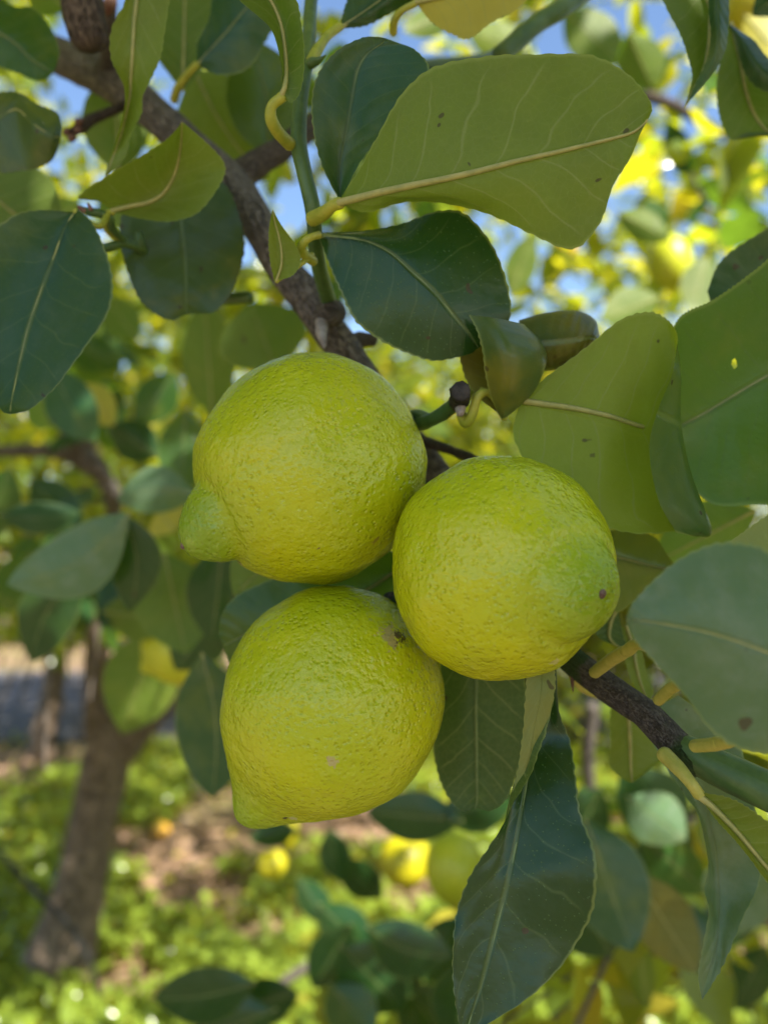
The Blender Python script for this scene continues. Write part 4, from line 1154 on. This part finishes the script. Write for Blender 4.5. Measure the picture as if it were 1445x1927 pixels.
# ------------------------------------------------------------------ leaves further back, one by one
# (base, tip, width, depth, side, material, bend)
for b, t, w, d, sd, mt, bd, pr in [
    ((245, 965), (15, 1100), 125, .46, 'top', 'leaf_dusty', -.12, T0), ((225, 960), (245, 1150), 95, .47, 'top', 'leaf_dark', -.12, T0),
    ((370, 930), (222, 940), 90, .52, 'top', 'leaf_dusty', .1, T0), ((350, 770), (340, 930), 95, .55, 'top', 'leaf_pale', .0, T0),
    ((400, 790), (385, 560), 100, .6, 'under', 'leaf_mid', .0, T0), ((520, 700), (470, 570), 170, .5, 'top', 'leaf_pale', .0, T0),
    ((380, 1230), (400, 1500), 150, .42, 'top', 'leaf_blue', -.06, T0), ((310, 1040), (350, 1230), 150, .55, 'under', 'leaf_mid', .0, T0),
    ((420, 1020), (400, 1210), 120, .5, 'top', 'leaf_dark', .0, T0), ((150, 1080), (60, 1245), 110, .6, 'top', 'leaf_dark', .1, T0),
    ((0, 970), (150, 965), 60, .6, 'top', 'leaf_blue', .05, T0), ((60, 1040), (10, 1150), 90, .75, 'top', 'leaf_mid', 0, T0),
    ((100, 690), (180, 830), 95, .62, 'top', 'leaf_blue', .05, T0), ((150, 720), (215, 800), 70, .7, 'under', 'leaf_yellow', .0, T0),
    ((40, 740), (140, 770), 110, .7, 'under', 'leaf_bright', .0, T0), ((300, 1180), (230, 1380), 140, .8, 'under', 'leaf_mid', .0, T0),
    ((330, 1000), (300, 960), 80, .6, 'under', 'leaf_yellow', .0, T0), ((190, 1150), (330, 1170), 90, .7, 'under', 'leaf_mid', .0, T0),
    ((480, 1850), (290, 1880), 110, .62, 'top', 'leaf_dark', -.05, T1), ((520, 1900), (360, 1960), 110, .66, 'top', 'leaf_dark', .0, T1), ((440, 1900), (560, 1870), 90, .7, 'top', 'leaf_dark', .0, T1),
    ((660, 1740), (590, 1860), 90, .8, 'top', 'leaf_dark', .0, T1), ((690, 1745), (850, 1800), 110, .7, 'top', 'leaf_dark', .1, T1), ((640, 1780), (760, 1900), 140, .75, 'top', 'leaf_dark', .0, T1),
    ((870, 1545), (690, 1528), 95, .62, 'top', 'leaf_dark', .0, T1), ((830, 1540), (970, 1495), 100, .62, 'top', 'leaf_dark', .0, T1), ((620, 1560), (640, 1660), 60, .9, 'top', 'leaf_dark', .0, T1), ((560, 1560), (470, 1580), 50, 1.0, 'top', 'leaf_dark', 0, T1),
    ((1100, 1540), (1190, 1790), 150, .5, 'top', 'leaf_blue', .0, T1), ((1080, 1680), (1150, 1800), 130, .55, 'top', 'leaf_dark', .0, T1),
    ((1190, 1640), (1310, 1830), 110, .52, 'under', 'leaf_burnt', .0, T1), ((1180, 1500), (1290, 1580), 100, .58, 'top', 'leaf_dusty', .0, T1),
    ((1170, 1440), (1260, 1610), 130, .62, 'top', 'leaf_blue', -.1, T1), ((1210, 1580), (1330, 1680), 90, .6, 'top', 'leaf_mid', .0, T1),
    ((1440, 1600), (1380, 1760), 150, .5, 'top', 'leaf_dusty', .1, T1), ((1300, 1700), (1330, 1840), 80, .58, 'top', 'leaf_blue', .0, T1), ((1200, 1760), (1215, 1900), 50, .7, 'under', 'leaf_pale', .0, T1),
    ((1140, 1500), (1180, 1520), 40, .8, 'under', 'leaf_bright', .0, T1), ((1120, 1560), (1090, 1480), 60, .9, 'top', 'leaf_blue', .0, T1),
    ((600, 1700), (700, 1800), 90, .85, 'top', 'leaf_dark', .0, T1), ((720, 1690), (640, 1620), 70, .95, 'top', 'leaf_dark', .0, T1), ((800, 1800), (700, 1860), 110, .8, 'top', 'leaf_dark', .05, T1),
    ((620, 1850), (700, 1950), 100, .75, 'top', 'leaf_mid', .0, T1), ((880, 1720), (800, 1850), 100, .78, 'top', 'leaf_dark', .0, T1), ((560, 1650), (620, 1740), 60, 1.1, 'top', 'leaf_dark', .0, T1),
    ((1130, 1480), (1070, 1620), 90, .75, 'top', 'leaf_dark', .0, T1), ((1300, 1560), (1200, 1700), 110, .72, 'top', 'leaf_dark', .06, T1), ((1240, 1700), (1140, 1780), 100, .7, 'top', 'leaf_mid', .0, T1),
    ((1420, 1660), (1330, 1790), 100, .66, 'top', 'leaf_dark', .0, T1), ((1440, 1780), (1380, 1900), 90, .75, 'top', 'leaf_dark', .0, T1),
    ((60, 900), (150, 1010), 90, .7, 'top', 'leaf_dark', .0, T0), ((300, 860), (210, 800), 80, .75, 'top', 'leaf_dark', .0, T0), ((20, 880), (-30, 1020), 90, .65, 'top', 'leaf_mid', .0, T0),
    ((280, 1050), (190, 1180), 100, .72, 'top', 'leaf_dark', .0, T0), ((330, 700), (260, 800), 80, .8, 'top', 'leaf_mid', .0, T0), ((120, 640), (230, 690), 70, .9, 'top', 'leaf_mid', .0, T0),
    ((420, 1140), (330, 1260), 110, .6, 'top', 'leaf_dark', .0, T0),
    ((880, 1800), (860, 1960), 120, .7, 'top', 'leaf_dark', .0, T1), ((760, 1850), (840, 1960), 110, .8, 'top', 'leaf_dark', .0, T1),
    ((1420, 960), (1230, 1060), 130, .34, 'under', 'leaf_bright', .0, T0), ((1200, 420), (1260, 400), 70, .9, 'top', 'leaf_mid', 0, T0), ((1160, 400), (1260, 450), 60, .8, 'under', 'leaf_mid', .0, T0),
    ((1240, 560), (1130, 600), 80, .8, 'under', 'leaf_mid', .0, T0), ((1330, 480), (1300, 590), 70, .8, 'under', 'leaf_mid', 0, T0),
    ((40, 300), (-20, 400), 90, .5, 'under', 'leaf_mid', .0, T0), ((20, 480), (150, 380), 120, .6, 'under', 'leaf_bright', .0, T0), ((130, 20), (60, -40), 90, .5, 'under', 'leaf_bright', .0, T0),
    ((240, 330), (200, 440), 70, .6, 'under', 'leaf_bright', 0, T0), ((260, 640), (200, 560), 70, .9, 'under', 'leaf_mid', 0, T0), ((860, 20), (760, 60), 60, .6, 'under', 'leaf_mid', 0, T0),
    ((1060, 20), (1170, 120), 100, .8, 'under', 'leaf_mid', 0, T0), ((1180, 60), (1230, 170), 90, .7, 'under', 'leaf_mid', 0, T0), ((1000, 100), (880, 60), 80, .9, 'under', 'leaf_pale', 0, T0),
    ((1400, 30), (1480, 120), 90, .6, 'under', 'leaf_yellow', 0, T0), ((960, 560), (1000, 440), 60, 1.0, 'under', 'leaf_mid', 0, T0)]:
    simple_leaf(b, t, w, d, d * random.uniform(.96, 1.06), sd, mt, pr, bend=bd, nu=26, rib=0.7, teeth=0.1, cup=random.uniform(2, 7))


# ------------------------------------------------------------------ the three lemons in focus
def big_lemon(label, px, py, d, R, axis, prof, skin, lean=(0, 0, 0), stalk=None, elong=1.0, marks=(), pits=(), **kw):
    """lean: sideways shift of the nipple and pits / marks: spots on the skin, all given as right, up, toward the camera"""
    c = P(px, py, d)
    root = tag(empty('lemon', c), label, 'lemon', 'green-yellow lemons in the hanging cluster')
    mt = axis_matrix(axis)
    inv = mt.transposed()

    def local(v):
        return inv @ (RIGHT * v[0] + UP * v[1] - FWD * v[2])
    b = local(lean)
    dents = [tuple(local(q[0]).normalized() * 0.99) + (q[1], q[2]) for q in pits]
    V, Fc = lemon_mesh(R, prof, bend=(b.x, b.y), elong=elong, dent=dents, **kw)
    vn = np.array(V)
    spots = []
    for v, rad, colr in marks:                         # put every mark on the skin itself
        lv = np.array(local(v).normalized())
        k = int(np.argmax((vn / np.linalg.norm(vn, axis=1)[:, None]) @ lv))
        spots.append((tuple(vn[k]), rad, colr))
    mat = lemon_mat('lemon_peel', *skin, marks=spots)
    o = link_mesh('peel', V, Fc, mat, None, (0, 0, 0))
    o.parent = root
    o.rotation_euler = mt.to_euler()
    tipw = c + mt @ Vector(max(V, key=lambda v: v[2]))
    ax = mt @ Vector((0, 0, 1))
    tube('nipple_scar', [tipw - ax * 0.0012, tipw - ax * 0.0002, tipw + ax * 0.0001], [.0017, .0013, .0008], M['scar'], root, 10, 8, 0.4)
    back = c + mt @ Vector((0, 0, -0.955 * R * elong))
    tube('calyx', [back + ax * 0.002, back - ax * 0.0012, back - ax * 0.003], [.0045, .0042, .0022], M['bark_green'], root, 12, 10, 0.3)
    if stalk:
        tube('stalk', [back - ax * 0.001, back - ax * 0.006] + [P(*q) for q in stalk], [.0021] * 2 + [.002] * len(stalk), M['stem_green'], root, 10, 20, 0.1)
    return root


TAN, DARK = (0.36, 0.29, 0.13), (0.055, 0.035, 0.02)
big_lemon('yellow-green lemon with a bent green nipple and a dark scar, resting above the other two', 588, 884, .243, .0348,
          view_dir(-.80, -.46, .40), PROF_A, (LY, LG, LN, 0.026, 0.041), lean=(.0, -.15, .0), elong=1.03, stalk=[(808, 790, .252)], lump=.0011, pebble=.00013, seed=1.0,
          marks=[((-.56, -.79, .22), .0022, TAN), ((-.58, -.76, .25), .0010, DARK), ((.56, -.62, .55), .0016, (0.30, 0.24, 0.03))])
big_lemon('yellow-green lemon with its broad nipple turned outward, pressed against the branch with yellow leaf stalks', 943, 1069, .217, .0301,
          view_dir(.52, -.13, .84), PROF_B, ((0.47, 0.50, 0.005), (0.39, 0.46, 0.007), (0.19, 0.33, 0.015), 0.020, 0.036), lean=(.30, -.12, .0), stalk=[(900, 900, .272)], lump=.0015, pebble=.00013, seed=5.0,
          marks=[((.35, -.72, .6), .0018, (0.45, 0.44, 0.16))])
big_lemon('yellow-green lemon pointing down with a small dark pit beside its tip, lowest of the cluster', 627, 1314, .241, .0328,
          view_dir(-.56, -.83, .04), PROF_C, (LY, (0.37, 0.44, 0.008), (0.19, 0.33, 0.012), 0.026, 0.044), lean=(-.12, .0, .05), elong=1.09, stalk=[(757, 1115, .268)], lump=.0009, pebble=.00013, seed=9.0,
          marks=[((.50, .64, .58), .0045, TAN), ((.56, .62, .55), .0028, DARK), ((.05, -.27, .96), .0020, (0.40, 0.34, 0.16)), ((-.36, -.86, .36), .0012, DARK), ((-.30, -.88, .36), .0016, (0.42, 0.42, 0.18))],
          pits=[((-.36, -.86, .36), .13, .030), ((-.44, -.90, .10), .2, .03)])

# ------------------------------------------------------------------ lemons further back
Vf, Ff = lemon_mesh(1.0, PROF_FAR, rings=40, segs=36, lump=0, pebble=0)
Vf = np.array(Vf)


def far_lemon(label, px, py, d, w, h, mat, group, stem=0.06, tilt=(0.1, -1, 0.1), on_ground=False):
    c = P(px, py, d)
    R = pxr(w, d)
    e = (h / w) / 1.09
    root = tag(empty('lemon', c), label, 'lemon', group)
    mt = np.array(axis_matrix(view_dir(*tilt)))
    pts = (Vf * np.array([R, R, R * e])) @ mt.T
    o = link_mesh('peel', pts + np.array(c), Ff, M[mat], root, c)
    o['kind'] = o.get('kind', '') or ''
    del o['kind']
    if stem:
        top = c + Vector(mt @ np.array([0, 0, -0.96 * R * e]))
        tube('stalk', [top - Vector((0, 0, 0.004)), top + Vector((0.004, 0.002, stem * 0.5)), top + Vector((0.012, 0.01, stem))], [.002, .0018, .002], M['stem_green'], root, 8, 12)
    return root


GB = 'ripening lemons hanging further back'
far_lemon('pale yellow-green lemon hanging upright beside a deeper yellow one', 856, 1634, .86, 112, 150, 'lemon_far_green', GB)
far_lemon('deep yellow lemon half hidden by the paler lemon beside it', 762, 1618, .97, 100, 104, 'lemon_far', GB)
far_lemon('shaded yellow lemon under dark leaves in front of the forked trunk', 330, 1222, .72, 140, 130, 'lemon_far_green', GB, tilt=(-.8, -.5, .2))
far_lemon('pear-shaped yellow lemon hanging against bright sky gaps and sunlit leaves', 1260, 494, 1.12, 82, 118, 'lemon_far_green', GB)
far_lemon('yellow lemon partly behind a brown-edged leaf, above the sunlit grass', 1278, 1800, 1.2, 78, 92, 'lemon_far', GB)
far_lemon('bright yellow lemon above the bluish curled leaf edge', 1415, 22, .85, 112, 112, 'lemon_far', GB)
far_lemon('small dark yellow lemon among dark leaves over the brown soil', 512, 1626, 1.75, 56, 58, 'lemon_far', GB)
far_lemon('yellow lemon hanging just under the tip of the lowest big lemon', 542, 1568, 1.85, 50, 66, 'lemon_far', GB)
far_lemon('orange-yellow lemon deep between bluish leaves', 1243, 1640, 1.9, 46, 50, 'lemon_orange', GB)
far_lemon('orange lemon behind the corner of the broad pale leaf', 1062, 468, 2.2, 46, 50, 'lemon_orange', GB)
far_lemon('dull yellow lemon in the shaded leaves behind the hanging branch fork', 60, 950, 1.4, 90, 70, 'lemon_far', GB)
for k, (px, py) in enumerate(((303, 1562), (444, 1618))):
    g = G(px, py, 0.03)
    far_lemon(('fallen orange lemon lying on the brown soil', 'fallen yellow lemon lying at the edge of the weeds')[k], px, py, (g - CAM).dot(FWD), (34, 26)[k], (36, 30)[k],
              ('lemon_orange', 'lemon_far')[k], 'fallen lemons on the soil', stem=0, tilt=(1, .1, .2))

# thin dark tube leaning past the foot of the trunk
hp = [TP(-60, 1560, 2.2), TP(0, 1604, 2.2), TP(70, 1680, 2.2), TP(130, 1742, 2.2), TP(165, 1800, 2.22), TP(183, 1852, 2.25), TP(188, 1900, 2.27)]
tag(tube('irrigation_tube', hp, [.0085] * 7, M['hose'], None, 10, 40, 0.0), 'thin black tube sloping down past the foot of the trunk', 'tube')


# ------------------------------------------------------------------ weeds and grass on the orchard floor
def weeds():
    rng = np.random.default_rng(3)
    n = 170000
    y = 1.6 + 6.0 * rng.uniform(size=n) ** 1.6
    x = rng.uniform(-1, 1, n) * (0.9 + y * 0.62)
    bare = [(G(540, 1555), .50, .62), (G(290, 1600), .26, .28), (G(360, 1690), .26, .18), (G(820, 1660), .2, .2)]
    keep = np.zeros(n, bool)
    for i in range(n):
        f = noise.noise(Vector((x[i] * 1.1, y[i] * 1.1, 0))) + 0.6 * noise.noise(Vector((x[i] * 4, y[i] * 3, 4)))
        for c, rx, ry in bare:
            e = ((x[i] - c.x) / rx) ** 2 + ((y[i] - c.y) / ry) ** 2
            f -= 0.95 * math.exp(-e * 1.2)
        keep[i] = f > -0.34 + 0.25 * rng.uniform()
    keep &= ~((y > 5.6))
    x, y = x[keep], y[keep]
    n = len(x)
    h = rng.uniform(0.0, 0.08, n)
    base = np.stack([x, y, h], 1)
    d = rng.normal(size=(n, 3)) * np.array([1, 1, 0.5]) + np.array([0, 0, 0.45])
    up = np.array([0, 0, 1.0]) + rng.normal(size=(n, 3)) * 0.4
    a, b, c = frames(d, up)
    sz = rng.uniform(0.025, 0.065, n)
    m = crown_mat('weed_leaves', (0.18, 0.25, 0.035), (0.20, 0.27, 0.05), (0.52, 0.62, 0.04), 0.4)
    o = leaf_cloud('weeds', base, a, b, c, sz, m, None, 'stuff')
    tag(o, 'low green weeds and grass covering the orchard floor', 'weeds')


weeds()


def litter():
    rng = np.random.default_rng(17)
    n = 9000
    y = 1.7 + 3.9 * rng.uniform(size=n)
    x = rng.uniform(-1, 1, n) * (0.5 + y * 0.55)
    base = np.stack([x, y, rng.uniform(0.004, 0.02, n)], 1)
    d = rng.normal(size=(n, 3)) * np.array([1, 1, 0.12])
    a, b, c = frames(d, np.array([0, 0, 1.0]) + rng.normal(size=(n, 3)) * 0.3)
    m = crown_mat('dry_leaves', (0.26, 0.17, 0.10), (0.36, 0.26, 0.17), (0.4, 0.25, 0.12), 0.12)
    tag(leaf_cloud('leaf_litter', base, a, b, c, rng.uniform(0.03, 0.075, n), m, None, 'stuff'), 'dry brown fallen leaves scattered over the bare soil', 'leaf litter')


litter()
